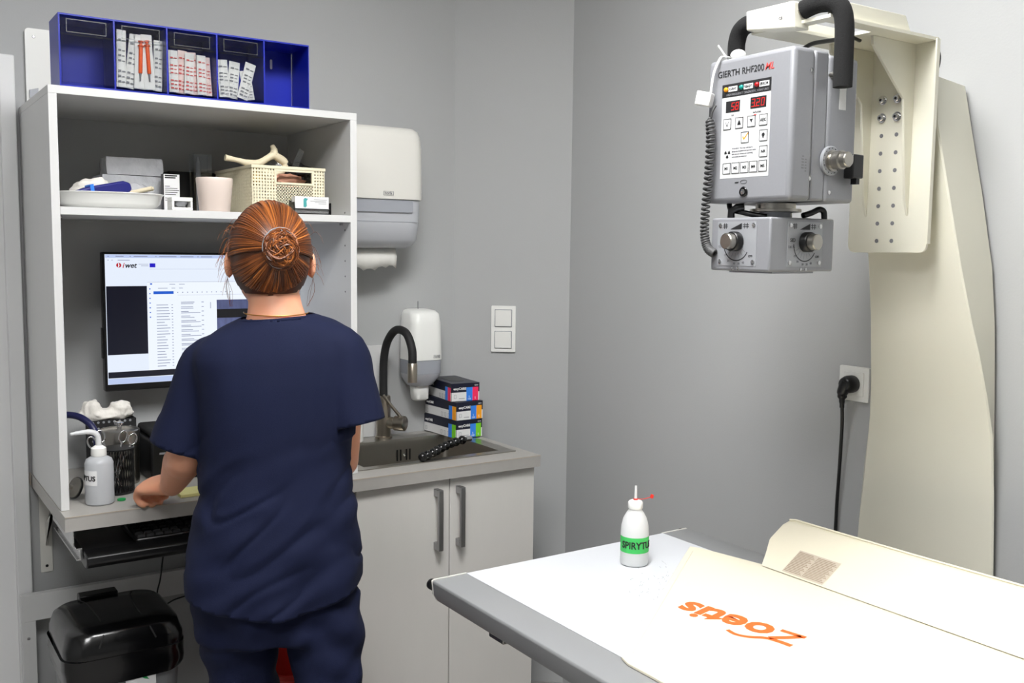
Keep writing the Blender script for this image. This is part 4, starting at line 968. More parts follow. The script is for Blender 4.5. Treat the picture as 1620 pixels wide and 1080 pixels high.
# second pad, propped up along the far rail
t = thing('propped_pad', 'cream padded cover with printed label propped along table rail', 'pad', (-.03, -2.1, TZ))
prof = [(-.100, .0085), (-.05, .046), (-.008, .081), (.004, .087), (.014, .082), (.012, .07), (-.03, .03), (-.06, .0075)]
rings = []
for Y, s in ((-1.436, .55), (-1.440, .86), (-1.448, .97), (-1.462, 1.0), (-1.7, 1.0), (-2.0, 1.04), (-2.4, 1.06), (-3.0, 1.08)):
    rings.append([Vector((u if s >= 1 else -.1+(u+.1)*s, Y+(v-.0085)*(.35 if Y > -1.5 else 0), TZ+.0085+(v-.0085)*s)) for u, v in prof])
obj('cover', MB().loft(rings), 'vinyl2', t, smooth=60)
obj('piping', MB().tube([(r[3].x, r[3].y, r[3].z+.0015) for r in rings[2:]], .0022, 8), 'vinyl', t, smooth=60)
# printed notice on the slope
sl = Vector((.05, 0, .0375)).normalized(); nrm = Vector((-sl.z, 0, sl.x)); yd_ = Vector((0, -1, 0))
lo = Vector((-.0975, -1.487, TZ+.0105))+nrm*.0012
rows = MB()
for k in range(15):
    v = .004+k*.0036
    for a, b in ((.002, .045), (.048, .098)):
        P = [lo+yd_*(x)+sl*y for x, y in ((a+v*.1, v), (b-.004*((k*7) % 3)+v*.1, v), (b-.004*((k*7) % 3)+v*.1, v+.0016), (a+v*.1, v+.0016))]
        rows.add(P, [(0, 1, 2, 3)])
obj('notice_text', rows, 'beigeink2', t)
P = [lo-nrm*.0004+yd_*x+sl*y for x, y in ((0, 0), (.1, 0), (.106, .06), (.006, .06))]; obj('notice', MB().add(P, [(0, 1, 2, 3)]), 'beigeink', t)

# ================================================================== X-RAY STAND AND HEAD
t = thing('xray_stand', 'cream metal x-ray stand column with bolted arm bracket', 'stand', (.2, -1.56, 0))
SYM = -1.556
secs = [(1.80, .128, -1.483, -1.630, -1.515, -1.598), (1.71, .130, -1.478, -1.634, -1.495, -1.618), (1.58, .140, -1.466, -1.658, -1.472, -1.648), (1.43, .160, -1.470, -1.681, -1.450, -1.678),
        (1.32, .183, -1.464, -1.696, -1.435, -1.690), (1.26, .200, -1.455, -1.704, -1.427, -1.694), (1.17, .228, -1.440, -1.710, -1.42, -1.699), (1.09, .250, -1.425, -1.713, -1.41, -1.703), (.97, .262, -1.41, -1.716, -1.40, -1.709), (.84, .268, -1.396, -1.719, -1.394, -1.717), (.4, .268, -1.38, -1.735, -1.378, -1.735), (.02, .268, -1.37, -1.75, -1.37, -1.75)]
rg = []
for z, xf_, yl, yr, bl, br_ in secs:
    xb = .276
    rg.append([Vector((xf_+.003, yl, z)), Vector((xf_, yl-.003, z)), Vector((xf_, (yl+yr)/2, z)), Vector((xf_, yr+.003, z)), Vector((xf_+.003, yr, z)), Vector((xb, br_, z)), Vector((xb, (bl+br_)/2, z)), Vector((xb, bl, z))])
col_o = obj('column', MB().loft(rg), 'cream', t, smooth=35)
obj('foot_plate', MB().box(.02, .284, -1.8, -1.32, .001, .02), 'cream', t, bevel=.004)
# bolted bracket: vertical plate, top plate, gussets
PXp = .100
obj('bracket_plate', MB().prism([(u-1.553, v+1.661) for u, v in rrect(.182, .408, .016)], lambda u, v, s: (s, u, v), PXp, PXp+.006), 'cream', t, bevel=.001)
obj('plate_edge', MB().box(PXp-.004, PXp+.006, -1.648, -1.6445, 1.475, 1.865), 'cream', t)
q = MB(); z0, z1 = 1.862, 1.868
for a in ((-.215, -.19, -1.645, -1.465), (-.19, -.06, -1.645, -1.615), (-.19, -.06, -1.535, -1.465), (-.06, PXp+.006, -1.645, -1.465)): q.box(a[0], a[1], a[2], a[3], z0, z1)
obj('top_plate', q, 'cream', t)
obj('top_rib', MB().prism([(-.2, 1.868), (PXp-.06, 1.868), (PXp-.08, 1.90), (-.19, 1.90)], lambda u, v, s: (u, s, v), -1.63, -1.625), 'cream', t, bevel=.001)
obj('top_rib', MB().prism([(-.2, 1.868), (PXp-.06, 1.868), (PXp-.08, 1.90), (-.19, 1.90)], lambda u, v, s: (u, s, v), -1.485, -1.48), 'cream', t, bevel=.001)
for yg in (-1.598, -1.503):
    obj('gusset', MB().prism([(PXp, 1.53), (PXp, 1.862), (-.035, 1.862), (-.033, 1.845), (.068, 1.755), (.088, 1.56)], lambda u, v, s: (u, s, v), yg-.003, yg+.003), 'cream', t, bevel=.001)
for r in range(9):
    for y in (-1.5315, -1.566):
        z = 1.7625-r*.0352
        if r < 2:
            b_ = obj('bolt', MB().lathe((PXp, y, z), [(.0095, 0), (.0095, .002), (.0065, .0022), (.0065, .008), (.0055, .009)], 18, (-1, 0, 0)), 'chrome', t, smooth=40)
            obj('bolt_socket', MB().lathe((PXp-.009, y, z), [(.003, -.0005), (.003, .0003)], 6, (-1, 0, 0)), 'black', b_)
        else:
            obj('bolt_hole', MB().lathe((PXp, y, z), [(.0042, -.001), (.0042, .0004)], 14, (-1, 0, 0)), 'greyink', t)
obj('cable_loop', MB().tube([(.15+.006*math.sin(a), -1.605-.012*math.cos(a), 1.83+.026*math.sin(a)) for a in [2*math.pi*k/24 for k in range(25)]], .0045, 8, caps=False), 'black', t, smooth=60)
obj('clamp', MB().prism([(-1.584, 1.852), (-1.47, 1.866), (-1.468, 1.902), (-1.580, 1.900)], lambda u, v, s: (s, u, v), -.235, -.195), 'cream', t, bevel=.003)
q = text('CE', .007, (-.2356, -1.548, 1.872), (0, -1, 0), (0, 0, 1), depth=.0004); obj('clamp_mark', q, 'greyink', t)

# head
X0, X1, Y0, Y1, Z0, Z1 = -.30, -.127, -1.642, -1.440, 1.545, 1.806
t = thing('xray_generator', 'silver-grey portable x-ray generator hanging from cream arm', 'x-ray unit', (-.21, -1.54, Z0))
obj('front_shell', MB().box(X0, -.243, Y0, Y1, Z0, Z1), 'headgrey', t, bevel=.009, seg=4)
obj('middle_body', MB().box(-.243, -.207, Y0+.002, Y1-.002, Z0+.002, Z1-.002), 'headgrey', t, bevel=.004)
obj('rear_shell', MB().box(-.207, X1, Y0, Y1, Z0, Z1-.006), 'headgrey', t, bevel=.007, seg=4)
# panel: u rightwards = -Y, v = Z, at X = X0
PO = Vector((X0, 0, 0)); PU = Vector((0, -1, 0)); PV = Vector((0, 0, 1))
def pan(name, rects, m, par, lay=1):
    q = MB()
    for u0, u1, v0, v1 in rects: quad_on(q, PO, PU, PV, u0, u1, v0, v1, .0004*lay)
    return obj(name, q, m, par)
pl = pan('control_panel', [(1.4785, 1.5935, 1.589, 1.7585)], 'panelwhite', t)
pan('header_strip', [(1.4785, 1.5935, 1.7352, 1.7585)], 'ink', pl, 2)
obj('maker_name', text('GIERTH RHF200', .0165, (X0-.0004, -1.4655, 1.7725), PU, PV, weight=.004, sx=.96), 'ink', t)
obj('model_letters', text('ML', .0165, (X0-.0004, -1.5775, 1.7725), PU, PV, shear=.3, weight=.005), 'redink', t)
for u, m, tx, w_ in ((1.4885, 'led_amber', 'X-RAY', .021), (1.5255, 'led_teal', 'READY', .021), (1.562, 'led_dred', 'ERROR', .022)):
    obj('indicator_lamp', MB().lathe((X0-.0008, -u, 1.7492), [(.0045, 0), (.0045, .002), (.003, .004), (.001, .0046)], 16, (-1, 0, 0)), m, pl, smooth=50)
    pan('indicator_tag', [(u+.0055, u+.0055+w_, 1.7447, 1.7538)], 'cardwhite', pl, 3)
    obj('indicator_text', text(tx, .0068, (X0-.0014, -u-.0068, 1.747), PU, PV, weight=.02, sx=.9), 'ink', pl)
obj('strip_text', text('HIGH FREQUENCY DIAGNOSTIC X-RAY UNIT', .0053, (X0-.001, -1.489, 1.7375), PU, PV, sx=.92), 'greyink', pl)
pan('display', [(1.4885, 1.5225, 1.7075, 1.728)], 'ink', pl, 2); pan('display', [(1.5475, 1.584, 1.7085, 1.7285)], 'ink', pl, 2)
SEG = {'5': 'afgcd', '8': 'abcdefg', '3': 'abgcd', '2': 'abged', '0': 'abcdef'}
def digit(q, ch, u, v, w_, h_, th_=.0014):
    sl_ = .12
    S = {'a': (0, w_, h_-th_, h_), 'g': (0, w_, h_/2-th_/2, h_/2+th_/2), 'd': (0, w_, 0, th_), 'f': (0, th_, h_/2, h_), 'b': (w_-th_, w_, h_/2, h_), 'e': (0, th_, 0, h_/2), 'c': (w_-th_, w_, 0, h_/2)}
    for k in SEG[ch]:
        a, b, c_, d_ = S[k]
        P = [PO+PU*(u+x+y*sl_)+PV*(v+y)+Vector((-.0012, 0, 0)) for x, y in ((a, c_), (b, c_), (b, d_), (a, d_))]; q.add(P, [(0, 1, 2, 3)])
q = MB(); digit(q, '5', 1.5015, 1.7108, .0075, .0138); digit(q, '8', 1.5115, 1.7108, .0075, .0138)
obj('display_digits', q, 'led_red', pl)
q = MB(); digit(q, '3', 1.550, 1.7116, .0075, .0138); digit(q, '2', 1.561, 1.7116, .0075, .0138); digit(q, '0', 1.572, 1.7116, .0075, .0138); quad_on(q, (X0-.0008, 0, 0), PU, PV, 1.5585, 1.560, 1.7116, 1.7132, .0004)
obj('display_digits', q, 'led_red', pl)
obj('unit_text', text('kV', .0055, (X0-.0006, -1.503, 1.7), PU, PV), 'ink', pl); obj('unit_text', text('mAs/sec', .0058, (X0-.0006, -1.5535, 1.7005), PU, PV), 'ink', pl)
pan('red_mark', [(1.556, 1.562, 1.6965, 1.6985)], 'redink', pl, 2)
def key(u, v, lab_=None, sym=None, w_=.0185, h_=.0195):
    kb = pan('key', [(u-w_/2, u+w_/2, v-h_/2, v+h_/2)], 'panelwhite', pl, 2.5)
    q = MB(); tk = .0008
    for a in ((u-w_/2, u+w_/2, v+h_/2-tk, v+h_/2), (u-w_/2, u+w_/2, v-h_/2, v-h_/2+tk), (u-w_/2, u-w_/2+tk, v-h_/2, v+h_/2), (u+w_/2-tk, u+w_/2, v-h_/2, v+h_/2)): quad_on(q, PO, PU, PV, *a, .0014)
    obj('outline', q, 'ink', pl)
    if lab_: obj('key_text', text(lab_, .0075, (X0-.0012, -u, v-.0026), PU, PV, align='CENTER', weight=.02), 'ink', pl)
    if sym:
        q = MB(); P = [PO+PU*(u+a)+PV*(v+b)+Vector((-.0012, 0, 0)) for a, b in sym]; q.add(P, [tuple(range(len(P)))]); obj('key_symbol', q, 'ink', pl)
key(1.493, 1.687, sym=[(-.0045, .005), (-.003, .004), (-.0005, -.002), (.0005, -.002), (.003, .004), (.0045, .005), (.001, -.0045), (-.001, -.0045)])
key(1.5222, 1.687, sym=[(-.0045, -.004), (.0045, -.004), (.002, .003), (.0006, .0046), (-.0006, .0046), (-.002, .003)])
key(1.551, 1.687, sym=[(-.0045, .004), (.0045, .004), (.002, .001), (.0006, -.003), (-.002, .001)])
key(1.5787, 1.687, 'AEC')
key(1.5372, 1.660); key(1.580, 1.6598, sym=[(.0035*math.cos(math.radians(a)), .001+.0038*math.sin(math.radians(a))) for a in range(-60, 241, 30)]+[(-.0012, -.005), (.0012, -.005)])
q = MB(); P = [PO+PU*(1.5372+a)+PV*(1.66+b)+Vector((-.0013, 0, 0)) for a, b in ((-.006, .001), (-.0025, -.005), (.008, .006), (.0075, .0085), (-.002, -.001), (-.0045, .003))]; q.add(P, [tuple(range(6))]); obj('check_mark', q, 'led_amber', pl)
key(1.581, 1.632, 'NR'); 
for k_, u in enumerate((1.495, 1.5168, 1.5381, 1.5590, 1.5808)): key(u, 1.6068, 'M%d' % (k_+1))
q = MB()
for a0 in (30, 150, 270):
    P = [PO+PU*1.4955+PV*1.633+Vector((-.0008, 0, 0))+PU*r_*math.cos(math.radians(a0+da))+PV*r_*math.sin(math.radians(a0+da)) for r_, da in ((.002, -30), (.0075, -30), (.0078, 0), (.0075, 30), (.002, 30))]; q.add(P, [tuple(range(5))])
obj('radiation_sign', q, 'ink', pl)
for k_, s in enumerate(('WARNING: This x-ray unit may be', 'dangerous to patient and operator unless', 'safe exposure factors and operating', 'instructions are observed.')):
    obj('warning_text', text(s, .0040, (X0-.0006, -1.5065, 1.6405-.0049*k_), PU, PV, sx=.86), 'greyink', pl)
obj('port_symbol', text('mini', .005, (X0-.0004, -1.516, 1.579), PU, PV, weight=.02), 'ink', t)
q = MB(); q.tube([PO+PU*(1.537+.008*math.cos(a))+PV*(1.581+.0032*math.sin(a))+Vector((-.0004, 0, 0)) for a in [2*math.pi*k/16 for k in range(17)]], .0003, 4, caps=False); obj('port_symbol', q, 'ink', t)
obj('socket_ring', MB().lathe((X0, -1.5385, 1.563), [(.0085, -.001), (.0095, .002), (.008, .004), (.0065, .0042), (.006, .001)], 24, (-1, 0, 0)), 'blackgloss', t, smooth=40)
obj('socket_pin', MB().lathe((X0, -1.5385, 1.563), [(.0055, 0), (.005, .004), (.002, .005)], 16, (-1, 0, 0)), 'chrome', t, smooth=40)
# side knob on the -Y face
kx = -.197
obj('dial_plate', MB().lathe((kx, Y0, 1.617), [(.026, -.001), (.026, .003), (.0245, .0045)], 36, (0, -1, 0)), 'plategrey', t, smooth=40)
obj('dial_knob', MB().lathe((kx, Y0-.0045, 1.617), [(.0185, 0), (.0185, .004), (.0155, .005), (.0155, .011), (.0165, .012), (.0165, .022), (.0135, .024), (.0135, .034), (.012, .036)], 36, (0.0, -1, 0.0)), 'steel', t, smooth=30)
q = MB()
for k in range(16):
    a = 2*math.pi*k/16; c0 = Vector((kx+.022*math.cos(a), Y0-.0042, 1.617+.022*math.sin(a))); q.lathe(c0, [(.0009, 0), (.0009, .0012)], 5, (0, -1, 0))
obj('dial_marks', q, 'ink', t)
obj('latch_block', MB().box(-.160, X1-.004, Y0-.022, Y0-.001, 1.588, 1.630), 'black', t, bevel=.002)
obj('latch_tab', MB().box(X1-.018, X1-.009, Y0-.018, Y0-.006, 1.578, 1.588), 'black', t)
obj('rating_sticker', MB().box(-.178, -.160, Y0-.0006, Y0+.0002, 1.708, 1.776), 'cardwhite', t)
for x, z in ((-.255, 1.768), (-.25, 1.584), (-.196, 1.562)): obj('screw', MB().lathe((x, Y0, z), [(.0038, -.0005), (.0038, .0008), (.0025, .0014)], 12, (0, -1, 0)), 'chrome', t, smooth=40)
q = MB()
for k in range(5): q.box(-.272+.0, -.266, Y0-.0003, Y0+.0001, 1.60+.005*k, 1.602+.005*k); q.box(-.263, -.259, Y0-.0003, Y0+.0001, 1.595+.005*k, 1.597+.005*k)
obj('side_print', q, 'greyink', t)
# top fittings
obj('ball_knob', MB().ball((-.262, -1.478, Z1+.011), .012, 12, (1.2, 1.2, .9)), 'white', t, smooth=60)
obj('cable_gland', MB().box(-.23, -.195, -1.585, -1.55, Z1-.002, Z1+.016), 'black', t, bevel=.006)
obj('supply_cable', MB().tube(curve([(-.2, -1.565, Z1+.01), (-.17, -1.57, Z1+.028), (-.12, -1.575, Z1+.04), (-.06, -1.57, Z1+.054), (-.02, -1.56, 1.861)], 6), .004, 8), 'black', t, smooth=60)
HR = .0165
obj('handle_grip', MB().tube(curve([(-.198, -1.663, 1.742), (-.198, -1.663, 1.80), (-.200, -1.663, 1.85), (-.203, -1.657, 1.876), (-.208, -1.64, 1.888), (-.214, -1.615, 1.89), (-.218, -1.588, 1.884)], 6), HR, 16), 'foam', t, smooth=60)
obj('handle_grip', MB().tube(curve([(-.21, -1.425, 1.775), (-.212, -1.425, 1.83), (-.214, -1.428, 1.856), (-.216, -1.438, 1.874), (-.217, -1.455, 1.882), (-.218, -1.474, 1.882)], 6), HR, 16), 'foam', t, smooth=60)
obj('handle_bar', MB().tube([(-.217, -1.474, 1.882), (-.217, -1.585, 1.884)], .008, 12), 'steel', t, smooth=60)
for y, z in ((-1.645, 1.765), (-1.438, 1.79)): obj('handle_bolt', MB().tube([(-.2, y+.02*(1 if y < -1.5 else -1), z), (-.2, y-.012*(1 if y < -1.5 else -1), z)], .006, 10), 'steel', t, smooth=40)
# collimator
cX0, cX1, cY0, cY1, cZ0, cZ1 = -.305, -.133, -1.608, -1.465, 1.421, 1.517
obj('swivel_plate', MB().lathe((-.222, -1.545, 1.528), [(.04, 0), (.046, .001), (.046, .006), (.036, .007), (.036, .016)], 32), 'steel', t, smooth=30)
obj('swivel_neck', MB().lathe((-.222, -1.545, 1.515), [(.03, 0), (.03, .014)], 28), 'smoke', t, smooth=30)
cl = obj('collimator', MB().box(cX0, cX1, cY0, cY1, cZ0, cZ1), 'headgrey', t, bevel=.004, seg=3)
obj('light_window', MB().box(cX0+.03, cX1-.03, cY0+.02, cY1-.02, cZ0-.004, cZ0+.001), 'smoke', cl)
def collimator_dial(o_, u_, n_):
    v_ = Vector((0, 0, 1)); o_ = Vector(o_)
    def patch(name, rects, m, lay):
        q = MB()
        for a in rects: quad_on(q, o_, u_, v_, *a, .0004*lay)
        return obj(name, q, m, cl)
    patch('dial_plate', [(-.047, .047, -.036, .044)], 'plategrey', 2)
    for a in (-.04, .04):
        for b in (-.029, .037): obj('screw', MB().lathe(o_+u_*a+v_*b, [(.0042, .0005), (.0042, .0018), (.003, .0024)], 12, n_), 'chrome', cl, smooth=40)
    for a in (-.007, .007): obj('screw', MB().lathe(o_+u_*(a-.002)+v_*-.041, [(.003, 0), (.003, .001), (.002, .0016)], 10, n_), 'chrome', cl, smooth=40)
    q = MB(); n0 = 24; R_ = .0305
    V = []
    for k in range(n0+1):
        a = math.radians(180+(150)*k/n0)
        for r_ in (R_-.0009, R_+.0009): V.append(o_+u_*r_*math.cos(a)+v_*(r_*math.sin(a)+.004)+n_*.0012)
    q.add(V, [(2*k, 2*k+1, 2*k+3, 2*k+2) for k in range(n0)]); obj('dial_arc', q, 'ink', cl)
    q = MB()
    for k in range(7):
        a = math.radians(205+20*k); c_, s_ = math.cos(a), math.sin(a)
        P = [o_+u_*(r_*c_-w_*s_)+v_*(r_*s_+w_*c_+.004)+n_*.0011 for r_, w_ in ((.017, -.0004), (.027, -.0004), (.027, .0004), (.017, .0004))]; q.add(P, [(0, 1, 2, 3)])
    obj('dial_ticks', q, 'greyink', cl)
    P = [o_+u_*a+v_*b+n_*.0012 for a, b in ((-.016, .030), (.012, .030), (.012, .041))]; obj('wedge_mark', MB().add(P, [(0, 1, 2)]), 'ink', cl)
    q = MB()
    for a in ((-.031, -.0305+.0008, .031, .041), (-.0265, -.0255, .031, .041), (-.034, -.0225, .034, .035), (-.034, -.0225, .0375, .0385), (.018, .019, .031, .041), (.024, .025, .031, .041), (.0145, .0285, .034, .035), (.0145, .0285, .0375, .0385)): quad_on(q, o_, u_, v_, *a, .0012)
    obj('grid_mark', q, 'ink', cl)
    z_ = u_.cross(v_)
    for s, a, b, sz in (('SID', -.040, .008, .0095), ('100 75', -.046, -.003, .0068), ('cm', .029, -.020, .0085), ('15', -.030, -.019, .006), ('24', -.022, -.029, .006), ('30', -.008, -.034, .006), ('38', .003, -.034, .006), ('40', .014, -.032, .006)):
        obj('dial_text', text(s, sz, o_+u_*a+v_*b+n_*.001, u_, v_), 'greyink' if sz < .007 else 'ink', cl)
    obj('knob', MB().lathe(o_+v_*.008, [(.016, .001), (.018, .002), (.018, .014), (.0165, .016), (.015, .0165)], 28, n_), 'black', cl, smooth=40)
    obj('knob_face', MB().lathe(o_+v_*.008, [(.0145, .016), (.0145, .028), (.0125, .0295)], 28, n_), 'steel', cl, smooth=30)
collimator_dial((cX0, -1.530, 1.466), Vector((0, -1, 0)), Vector((-1, 0, 0)))
collimator_dial((-.214, cY0, 1.466), Vector((1, 0, 0)), Vector((0, -1, 0)))
obj('rear_cable', MB().tube(curve([(-.20, -1.59, 1.522), (-.18, -1.594, 1.528), (-.165, -1.597, 1.534), (-.155, -1.60, 1.530), (-.153, -1.60, 1.512)], 6), .0055, 10), 'black', cl, smooth=60)
obj('front_cable', MB().tube(curve([(-.27, -1.475, 1.545), (-.275, -1.485, 1.534), (-.272, -1.51, 1.528), (-.26, -1.535, 1.522), (-.25, -1.55, 1.52)], 6), .005, 10), 'black', cl, smooth=60)
obj('elbow_fitting', MB().tube([(-.285, -1.495, 1.516), (-.285, -1.495, 1.53), (-.28, -1.505, 1.537), (-.272, -1.515, 1.538)], .007, 10), 'black', cl, smooth=60)
# coiled hand-switch cord and its holder
t = thing('coiled_cord', 'grey coiled hand-switch cord hanging at the x-ray head corner', 'cord', (-.315, -1.47, 1.5))
ax_ = curve([(-.316, -1.464, 1.700), (-.317, -1.468, 1.66), (-.317, -1.466, 1.60), (-.317, -1.461, 1.54), (-.317, -1.460, 1.49), (-.316, -1.468, 1.462), (-.313, -1.482, 1.452)], 40)
pts = []; turns = 38
for i, p in enumerate(ax_):
    d_ = (ax_[min(i+1, len(ax_)-1)]-ax_[max(i-1, 0)]).normalized(); a1 = Vector((1, 0, 0)); a1 = (a1-d_*a1.dot(d_)).normalized(); a2 = d_.cross(a1)
    th_ = 2*math.pi*turns*i/len(ax_); r_ = .0066*(min(1, i/10))
    pts.append(p+(a1*math.cos(th_)+a2*math.sin(th_))*r_)
# denser helix for smooth coils
pts2 = curve(pts, 3)
obj('coil', MB().tube(pts2, .0024, 6), 'rubber', t, smooth=60)
obj('lead', MB().tube(curve([(-.312, -1.474, 1.722), (-.316, -1.470, 1.712), (-.316, -1.466, 1.698)], 5), .0022, 8), 'rubber', t, smooth=60)
t = thing('hanging_plug', 'white plug block hanging on a strap from the x-ray handle', 'plug', (-.32, -1.465, 1.72))
q = MB().box(-.013, .011, -.013, .015, -.013, .012).xf(Matrix.Translation((-.320, -1.455, 1.735)) @ Matrix.Rotation(math.radians(28), 4, 'Z') @ Matrix.Rotation(math.radians(12), 4, 'X')); obj('block', q, 'white', t, bevel=.002)
q = MB(); st = [(-.314, -1.462, 1.747), (-.311, -1.465, 1.78), (-.304, -1.472, 1.806), (-.29, -1.468, 1.8125), (-.26, -1.46, 1.813), (-.215, -1.436, 1.8)]
q.tube(curve(st, 6), .0026, 8, flat=.6); obj('strap', q, 'white', t, smooth=60)
q = MB().tube([(-.285, -1.47, 1.812), (-.292, -1.463, 1.826), (-.296, -1.459, 1.834)], .0018, 6); obj('strap_tail', q, 'white', t)

# ================================================================== PERSON
A_ = math.radians(20); PR = Vector((math.cos(A_), -math.sin(A_), 0)); PF = Vector((math.sin(A_), math.cos(A_), 0)); UPZ = Vector((0, 0, 1))
def L3(c, u, v, z): return Vector((c[0], c[1], 0))+PR*u+PF*v+UPZ*z
person = thing('person', 'woman in navy scrubs seen from behind, red-brown hair in bun', 'person', (-.94, -.87, 0))
HC = (-.926, -.832)                                   # head centre
body = MB()
# head: skull, jaw, neck
hz = 1.44
rings = []
for z, hu, hv, off in ((1.323, .020, .022, .045), (1.335, .042, .045, .030), (1.36, .058, .068, .012), (1.39, .066, .080, .004), (1.42, .071, .086, .0), (1.45, .074, .089, -.003), (1.48, .073, .088, -.005), (1.505, .064, .078, -.006), (1.523, .046, .058, -.006), (1.533, .02, .025, -.006)):
    cc = L3(HC, 0, off, 0); rings.append(ell((cc.x, cc.y), PR, PF, hu, hv, z, 32))
body.loft(rings)
body.tube([L3(HC, 0, .080, 1.452), L3(HC, 0, .096, 1.425), L3(HC, 0, .104, 1.408), L3(HC, 0, .085, 1.398)], [.006, .009, .011, .008], 10)      # nose
body.tube([L3(HC, -.02, .076, 1.374), L3(HC, 0, .085, 1.374), L3(HC, .02, .076, 1.374)], [.004, .008, .004], 8)                               # lips
for s in (-1, 1):                                                                                                                       # ears
    ear = MB().ball((0, 0, 0), 1, 10); c0 = L3(HC, s*.076, -.004, 1.418)
    body.add([c0+PR*(v[0]*.008+s*.006*(1-v[1]))+PF*v[1]*.016+UPZ*(v[2]*.029+0) for v in ear.v], ear.f)
nk = []
for z, hu, hv, cx_, cy_ in ((1.25, .075, .06, -.926, -.868), (1.29, .070, .06, -.926, -.868), (1.312, .060, .058, -.926, -.866), (1.335, .054, .057, -.926, -.858), (1.36, .052, .057, -.926, -.848), (1.40, .050, .055, -.926, -.84)):
    nk.append(ell((cx_, cy_), PR, PF, hu, hv, z, 28))
body.loft(nk)
# trunk under the clothes
tr_ = []
for z, hu, hv in ((.74, .12, .08), (.82, .13, .085), (.94, .125, .085), (1.03, .125, .085), (1.14, .14, .09), (1.22, .15, .085), (1.26, .14, .07), (1.29, .09, .055)):
    tr_.append(ell((-.932, -.868), PR, PF, hu, hv, z, 32))
body.loft(tr_)
# arms
ls, le, lw = Vector((-1.05, -.79, 1.225)), Vector((-1.090, -.785, 1.035)), Vector((-1.068, -.575, .918))
rs, re, rw = Vector((-.815, -.935, 1.235)), Vector((-.785, -.865, 1.01)), Vector((-.69, -.62, .915))
def limb(a, b, c_, rr):
    p = [a, a.lerp(b, .5), b, b.lerp(c_, .28), b.lerp(c_, .65), c_]; body.tube(curve(p, 5), np.interp(np.linspace(0, 5, 26), range(6), rr).tolist(), 16)
limb(ls, le, lw, [.048, .043, .038, .040, .033, .0245]); limb(rs, re, rw, [.048, .043, .037, .039, .032, .0245])
def hand(wr, hd_, nrm_, side, curl):
    """wrist, pointing direction, palm-side normal, thumb side"""
    hd_ = hd_.normalized(); side = (side-hd_*side.dot(hd_)).normalized(); nrm_ = hd_.cross(side); nrm_ = nrm_ if nrm_.z < 0 else -nrm_
    rings = []
    for d_, w_, th_ in ((-.005, .024, .021), (.02, .032, .019), (.05, .040, .017), (.075, .041, .016), (.086, .038, .013)):
        rings.append([wr+hd_*d_+side*math.cos(a)*w_+nrm_*math.sin(a)*th_ for a in [2*math.pi*k/20 for k in range(20)]])
    body.loft(rings)
    for k, (o_, l_) in enumerate(((.030, .068), (.010, .076), (-.010, .070), (-.029, .056))):
        p = wr+hd_*.078+side*o_; d_ = hd_+side*o_*2.0; d_.normalize(); pts_ = [p-hd_*.01]; q_ = p; ang = 0
        for sgl, cu in ((.45, curl*.9), (.32, curl*1.25), (.23, curl*.9)):
            pts_.append(q_.copy()); ang += cu; dd_ = d_*math.cos(ang)+nrm_*math.sin(ang); q_ = q_+dd_*l_*sgl
        pts_.append(q_); body.tube(curve(pts_, 4), np.interp(np.linspace(0, 4, 17), range(5), [.0105, .0105, .0098, .009, .0072]).tolist(), 10)
    p = wr+hd_*.022+side*.026; body.tube(curve([p-side*.012, p+side*.010+hd_*.012+nrm_*.006, p+side*.020+hd_*.032+nrm_*.012, p+side*.018+hd_*.052+nrm_*.018], 5), np.interp(np.linspace(0, 3, 16), range(4), [.013, .0125, .0105, .0078]).tolist(), 10)
hand(lw, Vector((-.38, .9, -.10)), None, Vector((.9, .38, .25)), 1.0)
hand(rw, Vector((.28, .9, -.28)), None, Vector((-.9, .3, 0)), .35)
# legs
for hip, knee, ank in (((-1.005, -.862, .74), (-1.008, -.868, .44), (-1.01, -.90, .07)), ((-.866, -.93, .74), (-.861, -.968, .44), (-.86, -.99, .07))):
    hip, knee, ank = Vector(hip), Vector(knee), Vector(ank)
    body.tube(curve([hip, hip.lerp(knee, .5), knee, knee.lerp(ank, .35), ank], 4), np.interp(np.linspace(0, 4, 17), range(5), [.058, .058, .048, .048, .033]).tolist(), 18)
bm_, _ = union_mesh(body, .0042, 5)
body_o = obj('body', bm_, 'skin', person, smooth=179)
for s in (-1, 1): obj('eye', MB().ball(L3(HC, s*.031, .0755, 1.436), .0115, 10), 'eye', person, smooth=60)
for s in (-1, 1): obj('eyebrow', MB().tube([L3(HC, s*.016, .087, 1.456), L3(HC, s*.03, .086, 1.461), L3(HC, s*.046, .074, 1.457)], [.002, .003, .0012], 6), 'terra', person)
obj('necklace', MB().tube([L3((-.926, -.8625), .0645*math.cos(a), .0615*math.sin(a)+.0, 1.322-.012*max(0, math.sin(a))-.004*abs(math.sin(a))) for a in [2*math.pi*k/48 for k in range(49)]], .0011, 6, caps=False), 'gold', person, smooth=60)

